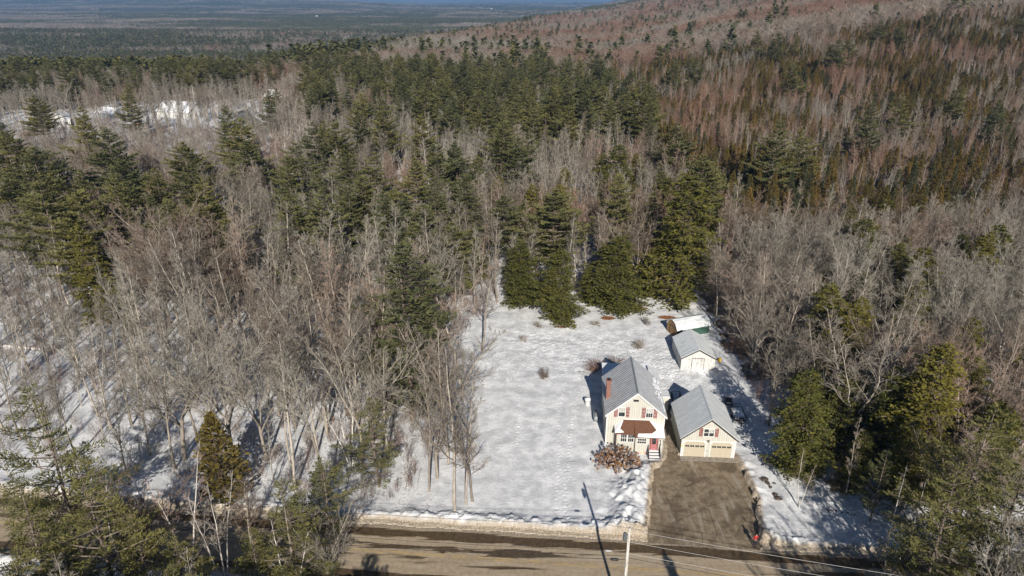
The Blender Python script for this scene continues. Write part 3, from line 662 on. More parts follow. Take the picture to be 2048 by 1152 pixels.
# utility trailer
t = thing('trailer', (31.75, 82.5, 0.28), BA, 'black open utility trailer filled with snow, parked right of the garage', 'trailer')
TW, TL = 1.65, 2.9
MB().box(0, TW, 0, TL, 0.42, 0.50).box(0, TW, -0.03, 0, 0.3, 0.5).build('bed', M['black'], t)
MB().box(0.05, TW - 0.05, 0.05, TL - 0.05, 0.503, 0.66).build('snow_load', M['snow'], t)
for nm, segs in (('side_rail', [((0, 0), (0, TL))]), ('side_rail', [((TW, 0), (TW, TL))]), ('front_rail', [((0, 0), (TW, 0))]), ('tailgate', [((0, TL), (TW, TL))])):
    mb = MB(); hh = 1.35 if nm == 'tailgate' else 0.95
    for (ax, ay), (bx, by) in segs:
        for z in (hh, (hh + 0.5) / 2): mb.tube((ax, ay, z), (bx, by, z), 0.035, n=6)
        for k in range(5 if nm != 'side_rail' else 6): tt = k / (4 if nm != 'side_rail' else 5); mb.tube((ax + (bx - ax) * tt, ay + (by - ay) * tt, 0.45), (ax + (bx - ax) * tt, ay + (by - ay) * tt, hh), 0.03, n=6)
    mb.build(nm, M['black'], t)
MB().tube((0.25, 0, 0.4), (TW / 2, -1.1, 0.4), 0.05).tube((TW - 0.25, 0, 0.4), (TW / 2, -1.1, 0.4), 0.05).build('drawbar', M['black'], t)
MB().tube((TW / 2, -1.0, 0.0), (TW / 2, -1.0, 0.65), 0.04).build('jack', M['black'], t)
def wheel(par, c, r_, wd, axis='x', name='wheel'):
    prof = [(r_ * 0.62, -wd / 2), (r_ * 0.95, -wd / 2), (r_, -wd / 4), (r_, wd / 4), (r_ * 0.95, wd / 2), (r_ * 0.62, wd / 2)]
    def ringm(pf):
        m_ = MB(); n = 18; V = []
        for rr_, z in pf:
            for i in range(n):
                a, b_ = rr_ * math.cos(2 * math.pi * i / n), rr_ * math.sin(2 * math.pi * i / n)
                V.append((c[0] + z, c[1] + a, c[2] + b_) if axis == 'x' else (c[0] + a, c[1] + z, c[2] + b_))
        m_.add(V, [(k * n + i, k * n + (i + 1) % n, (k + 1) * n + (i + 1) % n, (k + 1) * n + i) for k in range(len(pf) - 1) for i in range(n)]); return m_
    wh = ringm(prof).build(name, M['black'], par, True)
    ringm([(0.005, -wd * 0.3), (r_ * 0.5, -wd * 0.32), (r_ * 0.63, -wd * 0.45), (r_ * 0.63, wd * 0.45), (r_ * 0.5, wd * 0.32), (0.005, wd * 0.3)]).build('rim', M['steel'], wh, True)
wheel(t, (-0.16, 1.4, 0.05), 0.33, 0.2); wheel(t, (TW + 0.16, 1.4, 0.05), 0.33, 0.2); wheel(t, (TW / 2 + 0.1, -0.15, 0.62), 0.30, 0.18, 'y', 'spare_wheel')
# quad bike
t = thing('quad_bike', (32.3, 87.4, 0.30), R(170), 'small dark quad bike dusted with snow behind the trailer', 'quad bike')
MB().box(-0.22, 0.22, -0.75, 0.75, 0.25, 0.52).add([(-0.3, -0.85, 0.5), (0.3, -0.85, 0.5), (0.24, 0.05, 0.72), (-0.24, 0.05, 0.72), (-0.2, -0.7, 0.78), (0.2, -0.7, 0.78)], [(0, 1, 5, 4), (4, 5, 2, 3), (0, 4, 3), (1, 2, 5)]).build('body', M['black'], t)
MB().box(-0.17, 0.17, 0.05, 0.75, 0.62, 0.76).build('seat', plain('dark_seat', (0.05, 0.04, 0.035)), t)
for sx in (-1, 1):
    MB().box(min(sx * 0.25, sx * 0.55), max(sx * 0.25, sx * 0.55), -0.80, -0.25, 0.56, 0.62).build('fender', M['black'], t); MB().box(min(sx * 0.25, sx * 0.55), max(sx * 0.25, sx * 0.55), 0.35, 0.9, 0.56, 0.62).build('fender', M['black'], t)
    for yy in (-0.55, 0.62): wheel(t, (sx * 0.45, yy, 0.27), 0.27, 0.2)
MB().path([(-0.42, -0.1, 1.02), (-0.2, -0.25, 0.95), (0.2, -0.25, 0.95), (0.42, -0.1, 1.02)], 0.025).tube((0, -0.25, 0.95), (0, -0.45, 0.6), 0.03).build('handlebar', M['steel'], t)
MB().box(-0.3, 0.3, 0.78, 1.05, 0.64, 0.68).build('rack', M['snow'], t)
t = thing('fuel_can', (34.6, 100.3, 0.32), R(10), 'bright yellow fuel can at the right corner of the whitewashed shed', 'can')
MB().box(-0.22, 0.22, -0.15, 0.15, 0, 0.55).box(-0.16, 0.16, -0.11, 0.11, 0.55, 0.62).build('can_body', plain('yellow_plastic', (0.78, 0.52, 0.03)), t)
MB().path([(-0.15, 0, 0.62), (-0.1, 0, 0.74), (0.08, 0, 0.74), (0.12, 0, 0.62)], 0.025).build('handle', M['black'], t); MB().tube((0.17, 0, 0.6), (0.22, 0, 0.72), 0.04).build('cap', M['red'], t)
# stones and clods by the drive and in the lot
b = NB('dark_stone'); M['stone'] = b.fin(b.mix(b.ramp(b.noise(b.coord('Object'), 4, 4, 0.6), 0.4, 0.6), (0.05, 0.035, 0.03), (0.12, 0.10, 0.085)), 0.9)
def rock(x, y, s, seed, lab, group, z=0.3):
    rg = np.random.default_rng(seed); V = []; n = 9
    for k, (rr_, z_) in enumerate([(0.45, -0.2), (0.95, 0.1), (0.85, 0.5), (0.4, 0.75), (0.02, 0.8)]):
        for i in range(n): q = rr_ * rg.uniform(0.75, 1.2); V.append((q * math.cos(6.283 * i / n) * s * 1.3, q * math.sin(6.283 * i / n) * s, z_ * s))
    o = MB().add(V, [(k * n + i, k * n + (i + 1) % n, (k + 1) * n + (i + 1) % n, (k + 1) * n + i) for k in range(4) for i in range(n)]).build('stone', M['stone'])
    o.location = (x, y, z); o.rotation_euler = (0, 0, rg.uniform(0, 6)); return tag(o, lab, 'stone', group)
for i, (px_, py_, s) in enumerate([(1519, 959, .28), (1528, 962, .40), (1534, 969, .34), (1540, 978, .25), (1550, 992, .34), (1556, 999, .38), (1548, 970, .2), (1524, 966, .2)]):
    x, y = spot(px_, py_, 0.3); rock(x, y, s, i, 'dark stone or clod in the shaded snow below the hemlock right of the drive', 'dark stones in the shaded snow right of the drive')
for i in range(11):
    x, y = spot(1652 + i * 6.2 + 2 * math.sin(i * 5), 1021 + i * 0.9 + 1.5 * math.sin(i * 3), 0.3); rock(x, y, 0.13 + 0.05 * math.sin(i * 7) ** 2, 40 + i, 'one of the small dark clods in a row on the sunlit snow of the lot', 'row of small clods on the sunlit lot', 0.32)

# ------------------------------------------------------------------ utility pole and wires
pole_m = (lambda b: b.fin(b.mix(b.ramp(b.noise(b.coord('Object', (6, 6, 0.5)), 3, 5, 0.6), 0.4, 0.62), (0.62, 0.59, 0.54), (0.34, 0.31, 0.27)), 0.85))(NB('weathered_pole_wood'))
pl = thing('utility_pole', (10.75, 48.95, 0), 0, 'weathered grey utility pole beside the road at the bottom edge', 'utility pole')
MB().tube((0, 0, -0.5), (0, 0, 11.5), 0.17, 0.125, 14).build('pole', pole_m, pl, True)
tr_ = MB().lathe([(0.02, 10.05), (0.17, 10.08), (0.19, 10.2), (0.19, 10.8), (0.17, 10.9), (0.02, 10.98)], (-0.36, 0.02, 0), 12).build('transformer', plain('transformer_grey', (0.10, 0.11, 0.12)), pl, True)
MB().box(-0.24, -0.12, -0.04, 0.06, 10.3, 10.38).box(-0.24, -0.12, -0.04, 0.06, 10.7, 10.78).build('bracket', M['black'], tr_)
MB().lathe([(0.05, 11.5), (0.07, 11.6), (0.04, 11.72), (0.01, 11.8)], n=8).build('insulator', plain('porcelain', (0.25, 0.22, 0.2)), pl, True)
MB().box(-0.03, 0.03, -0.19, -0.16, 1.6, 1.75).box(-0.16, -0.10, -0.17, -0.12, 7.0, 7.5).build('pole_plate', M['steel'], pl)
wire_l = plain('bright_aluminium_wire', (0.38, 0.37, 0.36), 0.5); wire_d = plain('black_cable', (0.03, 0.03, 0.032), 0.6)
def wire(p0, p1, sag, r_, m, lab, n=22, grp=None):
    pts = []
    for k in range(n + 1):
        t = k / n; pts.append((p0[0] + (p1[0] - p0[0]) * t, p0[1] + (p1[1] - p0[1]) * t, p0[2] + (p1[2] - p0[2]) * t - sag * 4 * t * (1 - t)))
    return tag(MB().path(pts, r_, 5).build('power_line', m), lab, 'wire', grp)
PR = (62.0, 38.0)
wire((10.9, 48.95, 11.2), (*PR, 11.2), 0.55, 0.016, wire_l, 'topmost bright wire running right from the pole over the drive end')
wire((10.9, 48.9, 9.9), (*PR, 9.9), 0.6, 0.016, wire_l, 'second bright wire below the topmost one, right of the pole')
wire((10.9, 48.9, 8.55), (*PR, 8.4), 0.6, 0.016, wire_l, 'third wire down right of the pole, low over the road')
wire((10.9, 48.9, 8.0), (*PR, 7.8), 0.6, 0.026, wire_d, 'lowest dark cable right of the pole at the bottom edge')
PL = (-42.0, 53.8)
wire((10.6, 48.95, 8.75), (*PL, 8.9), 0.6, 0.018, wire_d, 'uppermost dark cable running left from the pole over the road')
wire((10.6, 48.95, 8.2), (*PL, 8.2), 0.55, 0.022, wire_d, 'middle dark cable running left from the pole over the road')
wire((10.6, 48.95, 7.75), (*PL, 7.7), 0.55, 0.026, wire_d, 'lowest dark cable running left from the pole over the road')
def sleeve(x, z, L, r_, m, lab):
    y = 48.95 + (PL[1] - 48.95) * (10.6 - x) / (10.6 - PL[0])
    o = MB().lathe([(0.01, -L / 2), (r_ * .7, -L / 2), (r_, -L * .4), (r_, L * .4), (r_ * .7, L / 2), (0.01, L / 2)], n=10).build('splice_case', m, None, True)
    o.location = (x, y, z); o.rotation_euler = (0, R(90), -0.09); tag(o, lab, 'cable case')
sleeve(9.0, 8.68, 0.62, 0.09, wire_l, 'small pale splice case on the upper cable left of the pole'); sleeve(9.6, 7.68, 0.75, 0.13, M['black'], 'small black box on the lowest cable left of the pole')

# ------------------------------------------------------------------ a person
def skin_body(name, nodes, edges, mats, parent, sub=1):
    me = bpy.data.meshes.new(name); me.from_pydata([n[:3] for n in nodes], edges, []); me.materials.append(mats)
    o = bpy.data.objects.new(name, me); sc.collection.objects.link(o); o.parent = parent
    md = o.modifiers.new('skin', 'SKIN'); md.use_smooth_shade = True
    for i, n_ in enumerate(nodes): me.skin_vertices[0].data[i].radius = (n_[3], n_[3] if len(n_) < 5 else n_[4])
    me.skin_vertices[0].data[0].use_root = True
    sb = o.modifiers.new('sub', 'SUBSURF'); sb.levels = sb.render_levels = sub; return o
p = thing('person', (26.95, 58.75, 0.02), R(15), 'person in a red coat and dark trousers standing at the end of the drive', 'person')
S = M['skin'] = plain('skin', (0.55, 0.36, 0.27), 0.6)
nodes = [(0, 0, 0.95, .14, .11), (0, 0, 1.15, .13, .10), (0, 0, 1.38, .16, .11), (0, 0, 1.48, .07), (0, -.01, 1.56, .055), (0, -.02, 1.64, .085, .095), (0, -.01, 1.73, .07, .08),
         (.09, 0, .90, .09), (.11, -.01, .50, .06), (.12, 0, .09, .045), (.13, -.12, .04, .04), (-.09, 0, .90, .09), (-.11, .01, .50, .06), (-.12, .02, .09, .045), (-.13, -.10, .04, .04),
         (.19, 0, 1.42, .06), (.27, -.02, 1.16, .045), (.16, -.20, 1.28, .035), (.10, -.25, 1.34, .03), (-.19, 0, 1.42, .06), (-.27, -.02, 1.16, .045), (-.16, -.20, 1.28, .035), (-.10, -.25, 1.34, .03)]
edges = [(0, 1), (1, 2), (2, 3), (3, 4), (4, 5), (5, 6), (0, 7), (7, 8), (8, 9), (9, 10), (0, 11), (11, 12), (12, 13), (13, 14), (2, 15), (15, 16), (16, 17), (17, 18), (2, 19), (19, 20), (20, 21), (21, 22)]
hb = len(nodes)
for s_, hand in ((1, 18), (-1, 22)):        # five fingers on each hand
    for k in range(5):
        fx = s_ * (.10 - .018 * k) if k else s_ * .085
        L = [.05, .07, .08, .075, .055][k]; i = len(nodes)
        if k == 0: nodes += [(s_ * .075, -.26, 1.365, .010), (s_ * .055, -.27, 1.385, .009)]
        else: nodes += [(s_ * (.125 - .016 * k), -.285, 1.345, .010), (s_ * (.115 - .018 * k), -.29 - L * .4, 1.335 - L * .3, .008)]
        edges += [(hand, i), (i, i + 1)]
skin_body('body', nodes, edges, S, p, 1)
red = plain('red_coat_fabric', (0.42, 0.03, 0.035), 0.85, 0.1, 8); navy = plain('dark_trousers', (0.025, 0.03, 0.055), 0.85)
skin_body('coat', [(0, 0, 0.86, .185, .15), (0, 0, 1.10, .175, .14), (0, 0, 1.36, .20, .14), (0, 0, 1.47, .10), (.21, 0, 1.42, .085), (.29, -.02, 1.16, .068), (.19, -.18, 1.27, .055), (-.21, 0, 1.42, .085), (-.29, -.02, 1.16, .068), (-.19, -.18, 1.27, .055)],
          [(0, 1), (1, 2), (2, 3), (2, 4), (4, 5), (5, 6), (2, 7), (7, 8), (8, 9)], red, p, 1)
skin_body('trousers', [(0, 0, 0.88, .15, .12), (.095, 0, .80, .105), (.112, -.01, .50, .082), (.12, 0, .13, .065), (-.095, 0, .80, .105), (-.112, .01, .50, .082), (-.12, .02, .13, .065)], [(0, 1), (1, 2), (2, 3), (0, 4), (4, 5), (5, 6)], navy, p, 1)
skin_body('hair', [(0, .01, 1.70, .10, .10), (0, .02, 1.77, .085, .09), (0, .05, 1.62, .075)], [(0, 1), (0, 2)], plain('dark_hair', (0.03, 0.02, 0.015)), p, 1)
MB().box(-.10, .10, -.38, -.30, 1.30, 1.36).tube((-.09, -.30, 1.34), (-.12, -.33, 1.46), .008).tube((.09, -.30, 1.34), (.12, -.33, 1.46), .008).build('handheld_controller', M['black'], p)
for s_ in (-1, 1): MB().box(s_ * .12 - .055, s_ * .12 + .055, -.17, .08, 0, .12).build('boot', M['black'], p)
fc = MB()
for s_ in (-1, 1): fc.box(s_ * .035 - .014, s_ * .035 + .014, -.122, -.108, 1.655, 1.67)
fc.build('eyes', M['black'], p)
# ------------------------------------------------------------------ neighbours in the clearing on the left, and far buildings
M['white_wall'] = plain('white_house_paint', (0.70, 0.70, 0.68)); M['grey_wall'] = plain('slate_grey_siding', (0.17, 0.18, 0.18), 0.7)
M['redroof'] = plain('dark_red_roof', (0.26, 0.05, 0.045), 0.7); M['brownwall'] = plain('brown_siding', (0.24, 0.15, 0.11), 0.8); M['bluewall'] = plain('pale_blue_siding', (0.35, 0.42, 0.47), 0.8)
def neighbour(px_, py_, rz, w_, d_, ev, rg, wm, rm, lab, snow_on=None, cat='house', nm='neighbour_house'):
    x, y = spot(px_, py_); t = thing(nm, (x, y, float(terr(x, y)) + 0.1), R(rz), lab, cat)
    mb = MB().box(0, w_, 0, d_, -1, ev + 0.02).wall([(0, ev + .02), (w_ / 2, rg - .05), (w_, ev + .02)][::-1], 0, d_); mb.build('wall', wm, t)
    k = MB(); k.wall([(-.5, ev - .25), (w_ / 2, rg), (w_ / 2, rg + .2), (-.5, ev - .05)][::-1], -.5, d_ + .5); rf_ = k.build('roof', rm, t)
    k = MB(); k.wall([(w_ / 2, rg), (w_ + .5, ev - .25), (w_ + .5, ev - .05), (w_ / 2, rg + .2)][::-1], -.5, d_ + .5); k.build('roof', snow_on or rm, t)
    n = max(2, int(w_ / 3))
    for i in range(n):
        xx = w_ * (i + 0.5) / n - 0.5; f = MB().box(xx - .1, xx + 1.1, -.08, -.003, .9, 2.5).build('window', M['white'], t); MB().box(xx, xx + 1, -.1, -.081, 1, 2.4).build('pane', M['glass'], f)
    return t
neighbour(92, 256, 14, 11, 9, 3.6, 6.4, M['white_wall'], M['redroof'], 'white house with dark red roof in the snowy clearing at far left', M['snow'])
neighbour(437, 262, -6, 15, 11, 3.0, 7.6, M['grey_wall'], M['grey_wall'], 'slate grey gabled building in the clearing, right of the big snowy roof')
neighbour(378, 240, 66, 12, 22, 3.2, 7.5, M['white_wall'], M['snow'], 'long building with a large snow covered roof behind the slate grey gable')
neighbour(-25, 262, 78, 10, 16, 2.8, 5.2, M['white_wall'], M['snow'], 'low house with a snow covered roof at the left edge of the clearing')
neighbour(228, 238, 70, 8, 12, 2.6, 4.8, M['bluewall'], M['snow'], 'small pale blue house with snowy roof between bare trees in the clearing')
neighbour(305, 232, 20, 9, 9, 3.0, 5.4, M['grey_wall'], M['snow'], 'small grey house with snowy roof left of the long snowy roof')
neighbour(575, 206, 70, 10, 16, 3.2, 6.2, M['brownwall'], M['snow'], 'brown house with snowy roof half hidden behind reddish bare trees')
neighbour(662, 200, 75, 9, 14, 3.0, 5.4, M['brownwall'], M['snow'], 'second brown house with snowy roof, right of the first one')
neighbour(262, 262, 30, 7, 6, 2.4, 4.0, M['brownwall'], M['snow'], 'small brown shed in the snow between the red roofed and the grey house', None, 'shed', 'shed')
def farbox(px_, py_, w_, d_, h_, lab, m_='white_wall', n=1, grp=None):
    for i in range(n):
        x, y = spot(px_ + i * 4, py_); t = thing('far_building', (x, y, float(terr(x, y)) + 6), R(10 * i), lab, 'building', grp)
        MB().box(0, w_, 0, d_, -6, h_).build('wall', M[m_], t); MB().wall([(-.5, h_), (w_ / 2, h_ + w_ * .3), (w_ + .5, h_)][::-1], -.5, d_ + .5).build('roof', M['snow'], t)
farbox(289, 51, 9, 8, 4, 'tiny white building alone in the dark far forest on the left')
farbox(361, 67, 10, 8, 4, 'small pale building in a gap of the far forest near the upper left')
farbox(630, 38, 22, 14, 7, 'broad cream building in the far valley left of centre')
farbox(749, 37, 16, 12, 5, 'low whitish building in the far valley, right of the broad cream one')
farbox(980, 22, 30, 16, 8, 'long white far building below the blue mountain')

# ------------------------------------------------------------------ trees: builders
def tubes(S, sides):
    S = np.asarray(S, float); p0, p1, r0, r1 = S[:, 0:3], S[:, 3:6], S[:, 6], S[:, 7]
    d = p1 - p0; d /= np.linalg.norm(d, axis=1)[:, None] + 1e-9
    ref = np.where(np.abs(d[:, 2:3]) < 0.9, np.array([[0, 0, 1.]]), np.array([[1., 0, 0]]))
    a = np.cross(d, ref); a /= np.linalg.norm(a, axis=1)[:, None]; b_ = np.cross(d, a); n = len(S)
    V = np.zeros((n, 2 * sides, 3))
    for i in range(sides):
        q = 2 * math.pi * i / sides; u = a * math.cos(q) + b_ * math.sin(q)
        V[:, i] = p0 + u * r0[:, None]; V[:, sides + i] = p1 + u * r1[:, None]
    base = (np.arange(n) * 2 * sides)[:, None]
    F_ = np.concatenate([base + np.array([[i, (i + 1) % sides, (i + 1) % sides + sides, i + sides]]) for i in range(sides)])
    return V.reshape(-1, 3), F_
def unit(v): return v / (np.linalg.norm(v) + 1e-9)
def grow(rg, out, p, d, L, r0, r1, n, jit, up):
    """one limb of n pieces; returns its joints"""
    J = [(p, d, r0)]
    for k in range(n):
        d = unit(d + rg.normal(0, jit, 3) + np.array([0, 0, up])); q = p + d * L / n
        ra = r0 + (r1 - r0) * k / n; rb = r0 + (r1 - r0) * (k + 1) / n
        out.append([*p, *q, ra, rb]); p = q; J.append((p, d, rb))
    return J
def pick(J, t):
    s = t * (len(J) - 1); k = min(int(s), len(J) - 2); f_ = s - k
    return J[k][0] * (1 - f_) + J[k + 1][0] * f_, J[k][1], J[k][2] * (1 - f_) + J[k + 1][2] * f_
def side_dir(rg, d, ang, az=None):
    a = unit(np.cross(d, [0.3, 0.1, 1] if abs(d[2]) < .9 else [1, 0.2, 0])); b_ = np.cross(d, a)
    az = rg.uniform(0, 6.283) if az is None else az
    return unit(d * math.cos(ang) + (a * math.cos(az) + b_ * math.sin(az)) * math.sin(ang))
def bare(seed, h, form='forest', spread=0.22, t0=0.35, nlat=20, n2=6, n3=5, n4=1, rt=None, tw=1.2):
    """a leafless hardwood; returns trunk and crown arrays"""
    rg = np.random.default_rng(seed); T = []; A = []; B = []
    rt = rt or h * 0.0095; z = np.zeros(3); leaders = []
    if form == 'forest':
        J = grow(rg, T, np.array([0, 0, -0.5]), unit(np.array([rg.normal(0, .04), rg.normal(0, .04), 1])), h * 0.94, rt, rt * .12, 10, .035, .03); leaders.append((J, 1.0, t0, nlat))
    elif form == 'birch':
        k = rg.integers(2, 4)
        for i in range(k):
            az = 6.283 * i / k + rg.uniform(0, 1); J = grow(rg, T, np.array([.1 * math.cos(az), .1 * math.sin(az), -.4]), unit(np.array([.22 * math.cos(az), .22 * math.sin(az), 1])), h * rg.uniform(.75, .97), rt * .8, rt * .1, 9, .05, .04)
            leaders.append((J, .75, t0, int(nlat * .6)))
    else:
        J0 = grow(rg, T, np.array([0, 0, -0.5]), np.array([0., 0, 1]), h * 0.30, rt * 1.35, rt, 4, .03, .0)
        for i in range(5):
            az = 6.283 * i / 5 + rg.uniform(-.4, .4); p, d, r_ = J0[-1] if i < 3 else pick(J0, .8)
            J = grow(rg, T, p, unit(np.array([math.cos(az) * .62, math.sin(az) * .62, 1.0])), h * rg.uniform(.62, .78), r_ * .6, r_ * .07, 9, .09, .03); leaders.append((J, .85, .15, int(nlat * .55)))
    for J, sc_, ta, nl in leaders:
        for i in range(nl):
            t = ta + (0.98 - ta) * (i + rg.uniform(0, 1)) / nl; p, d, r_ = pick(J, t)
            L1 = h * spread * 1.18 * sc_ * (1.12 - t) ** 0.75 * rg.uniform(.7, 1.25); dd1 = side_dir(rg, d, R(rg.uniform(26, 52)), i * 2.4)
            J1 = grow(rg, A, p, dd1, L1, min(r_ * .62, .013 * L1 + .022), .020, 4, .09, .11)
            for j in range(n2):
                t1 = .2 + .78 * (j + rg.uniform(0, 1)) / n2; p1, d1, r1 = pick(J1, t1); L2 = L1 * rg.uniform(.32, .55) * (1.25 - t1 * .5)
                J2 = grow(rg, A if L2 > 1 else B, p1, side_dir(rg, d1, R(rg.uniform(25, 55))), L2, r1 * .65 + .005, .013 * tw, 2, .10, .10)
                for k in range(n3):
                    p2, d2, r2 = pick(J2, .2 + .78 * (k + rg.uniform(0, 1)) / n3); L3 = L2 * rg.uniform(.35, .65)
                    J3 = grow(rg, B, p2, side_dir(rg, d2, R(rg.uniform(20, 50))), L3, .012 * tw, .008 * tw, 1, .1, .12)
                    for m_ in range(n4):
                        p3, d3, r3 = pick(J3, rg.uniform(.3, .95)); grow(rg, B, p3, side_dir(rg, d3, R(rg.uniform(20, 50))), L3 * .55, .009 * tw, .006 * tw, 1, .1, .12)
    tv, tf = tubes(T, 7); av, af = tubes(A, 4); bv, bf = tubes(B, 3)
    return tv, tf, np.concatenate([av, bv]), np.concatenate([af, bf + len(av)])
def tufts(rg, P, D, ln, wd, updir=0.35):
    """pointed leaf sprays: centre P, direction D"""
    n = len(P); D = D / (np.linalg.norm(D, axis=1)[:, None] + 1e-9)
    rn = rg.normal(0, 1, (n, 3)) ; rn[:, 2] += 0
    S_ = np.cross(D, rn * 0.55 + np.array([0, 0, 1.0])); S_ /= np.linalg.norm(S_, axis=1)[:, None] + 1e-9
    l = (ln * rg.uniform(.7, 1.3, n))[:, None]; w_ = (wd * rg.uniform(.7, 1.3, n))[:, None]
    V = np.stack([P - D * l * .35, P + S_ * w_ * .5 + D * l * .1, P + D * l * .65, P - S_ * w_ * .5 + D * l * .1], 1).reshape(-1, 3)
    F_ = (np.arange(n) * 4)[:, None] + np.array([[0, 1, 2, 3]]); return V, F_
def conifer(seed, h, cr, z0=0.2, prof='pine', dz=0.6, nb=5, lift=0.25, droop=0.0, ln=.42, wd=.17, step=.3, dead=0, inner=.25, rt=None, irregular=.25):
    rg = np.random.default_rng(seed); T = []; W = []; P = []; D = []
    rt = rt or h * .0125; lean = rg.normal(0, .012, 2)
    J = grow(rg, T, np.array([0, 0, -.5]), unit(np.array([*lean, 1])), h + .3, rt, .02, 10, .008, .01)
    z = h * z0; az = rg.uniform(0, 6)
    lob = [rg.uniform(0, 6.283) for _ in range(3)]; lobz = [rg.uniform(0, 6.283) for _ in range(3)]
    while z < h - .25:
        t = (z - h * z0) / (h * (1 - z0)); tt = z / h
        if prof == 'pine': L0 = cr * (min(1, .72 + t * 1.3) if t < .22 else ((1 - t) / .78) ** .78)
        elif prof == 'cone': L0 = cr * (1 - t) ** .9 * min(1, .8 + t)
        elif prof == 'column': L0 = cr * (1 - t ** 2.2) * min(1, .75 + 2 * t)
        else: L0 = cr * (1 - t) ** .52 * min(1, .75 + 1.5 * t)
        n = nb if t < .85 else max(3, nb - 1)
        for i in range(n):
            az += 6.283 / n + rg.normal(0, .35); f_ = rg.uniform(1 - irregular * 1.6, 1 + irregular * .7)
            f_ *= 1 + irregular * .6 * math.sin(az + lob[0] + 5 * t + lobz[0])
            L = max(.25, L0 * f_); el = lift * (0.35 + 1.1 * t) - droop * .5 + rg.normal(0, .07)
            p = np.array([0, 0, z + rg.uniform(-.15, .15)]); p[:2] += lean * z; d = np.array([math.cos(az) * math.cos(el), math.sin(az) * math.cos(el), math.sin(el)])
            Wb = []; JB = grow(rg, Wb, p, d, L, max(.012, .018 * L), .008, 4, .05, (.05 if droop == 0 else -droop * .12)); W += Wb
            ns = max(2, int(L * (1 - inner) / step))
            for s_ in range(ns + 1):
                u_ = inner + (1 - inner) * s_ / ns; q, dq, _ = pick(JB, min(u_, .999))
                if s_ == ns: P.append(q); D.append(dq)
                ls = (.42 * L * (1 - u_) + .22 * min(L, 1.6)) * rg.uniform(.7, 1.2); sd_ = unit(np.cross(dq, [0, 0, 1]))
                for sg in (-1, 1):
                    dirs = unit(dq * .75 + sd_ * sg + np.array([0, 0, rg.normal(.05 - droop * .35, .12)])); m_ = max(1, int(ls / step + .5))
                    for k in range(m_):
                        off = (k + rg.uniform(.2, .9)) / m_ * ls; P.append(q + dirs * off + rg.normal(0, .05, 3)); D.append(dirs + rg.normal(0, .35, 3) + np.array([0, 0, .30 - droop * 1.0]))
        z += dz * rg.uniform(.7, 1.3) * (1 if t < .8 else .7)
    for i in range(dead):
        zz_ = h * rg.uniform(.08, z0 + .05); a_ = rg.uniform(0, 6.28); grow(rg, W, np.array([0, 0, zz_]), np.array([math.cos(a_), math.sin(a_), rg.uniform(-.1, .3)]), rg.uniform(.6, 2.4), .035, .01, 3, .15, 0)
    for k in range(6): P.append(np.array([*(lean * h), h - .1 * k])); D.append(np.array([rg.normal(0, .3), rg.normal(0, .3), 1]))
    tv, tf = tubes(T, 7); wv, wf = tubes(W, 4); lv, lf = tufts(rg, np.array(P), np.array(D), ln, wd)
    return tv, tf, wv, wf, lv, lf
def brush(seed, h=2.6, n=13):
    rg = np.random.default_rng(seed); B = []
    for i in range(n):
        a = rg.uniform(0, 6.28); r_ = rg.uniform(0, 1.1); J = grow(rg, B, np.array([r_ * math.cos(a), r_ * math.sin(a), -.1]), unit(np.array([rg.normal(0, .25), rg.normal(0, .25), 1])), h * rg.uniform(.5, 1.1), .018, .008, 3, .10, .03)
        for j in range(6):
            p, d, q = pick(J, rg.uniform(.25, 1)); J2 = grow(rg, B, p, side_dir(rg, d, R(rg.uniform(20, 45))), rg.uniform(.3, .9), .010, .007, 1, .1, .1)
            p, d, q = pick(J2, rg.uniform(.3, .9)); grow(rg, B, p, side_dir(rg, d, R(35)), rg.uniform(.2, .5), .008, .006, 1, .1, .1)
    return tubes(B, 3)

KIND = {}      # kind -> list of (height, trunk mesh, [(part name, mesh)...], merged mesh)
def as_mesh(name, V, Fs, mats, midx=None):
    o = mk(name, V, Fs, mats, link=False, midx=midx); me = o.data; bpy.data.objects.remove(o); return me
def reg(kind, h, tv, tf, parts, mt):
    """parts: list of (name, V, F, material)"""
    tm = as_mesh('trunk', tv, [tf], mt); pm = []; Vs = [tv]; Fs = [tf]; mi = [np.zeros(len(tf), int)]; off = len(tv); mats = [mt]
    groups = {}
    for nm, V, F_, m_ in parts: groups.setdefault(nm, []).append((V, F_, m_))
    for nm, L in groups.items():
        o2 = 0; v2 = []; f2 = []; m2 = []; mm = []
        for V, F_, m_ in L:
            v2.append(V); f2.append(F_ + o2); o2 += len(V); m2.append(np.full(len(F_), len(mm))); mm.append(m_)
            Vs.append(V); Fs.append(F_ + off); off += len(V); mats.append(m_); mi.append(np.full(len(F_), len(mats) - 1))
        pm.append((nm, as_mesh(nm, np.concatenate(v2), [np.concatenate(f2)], mm, np.concatenate(m2))))
    full = as_mesh(kind, np.concatenate(Vs), [np.concatenate(Fs)], mats, np.concatenate(mi))
    KIND.setdefault(kind, []).append((h, tm, pm, full))
def reg_bare(kind, h, *a, bark='bark', **k):
    tv, tf, cv, cf = bare(*a, h=h, **k); reg(kind, h, tv, tf, [('crown', cv, cf, M['twig'] if bark == 'bark' else M['birchtwig'])], M[bark])
def reg_con(kind, seed, h, leaf, **k):
    tv, tf, wv, wf, lv, lf = conifer(seed, h, **k); reg(kind, h, tv, tf, [('crown', wv, wf, M['pinebark']), ('crown', lv, lf, M[leaf])], M['pinebark'])
M['birchtwig'] = m_bark('birch_twigs', (0.52, 0.47, 0.42), (0.36, 0.26, 0.22))
for i in range(6): reg_bare('bare_tree', 17.0, 100 + i, form='forest', spread=.16 + .02 * (i % 3), t0=.30 + .06 * (i % 3))
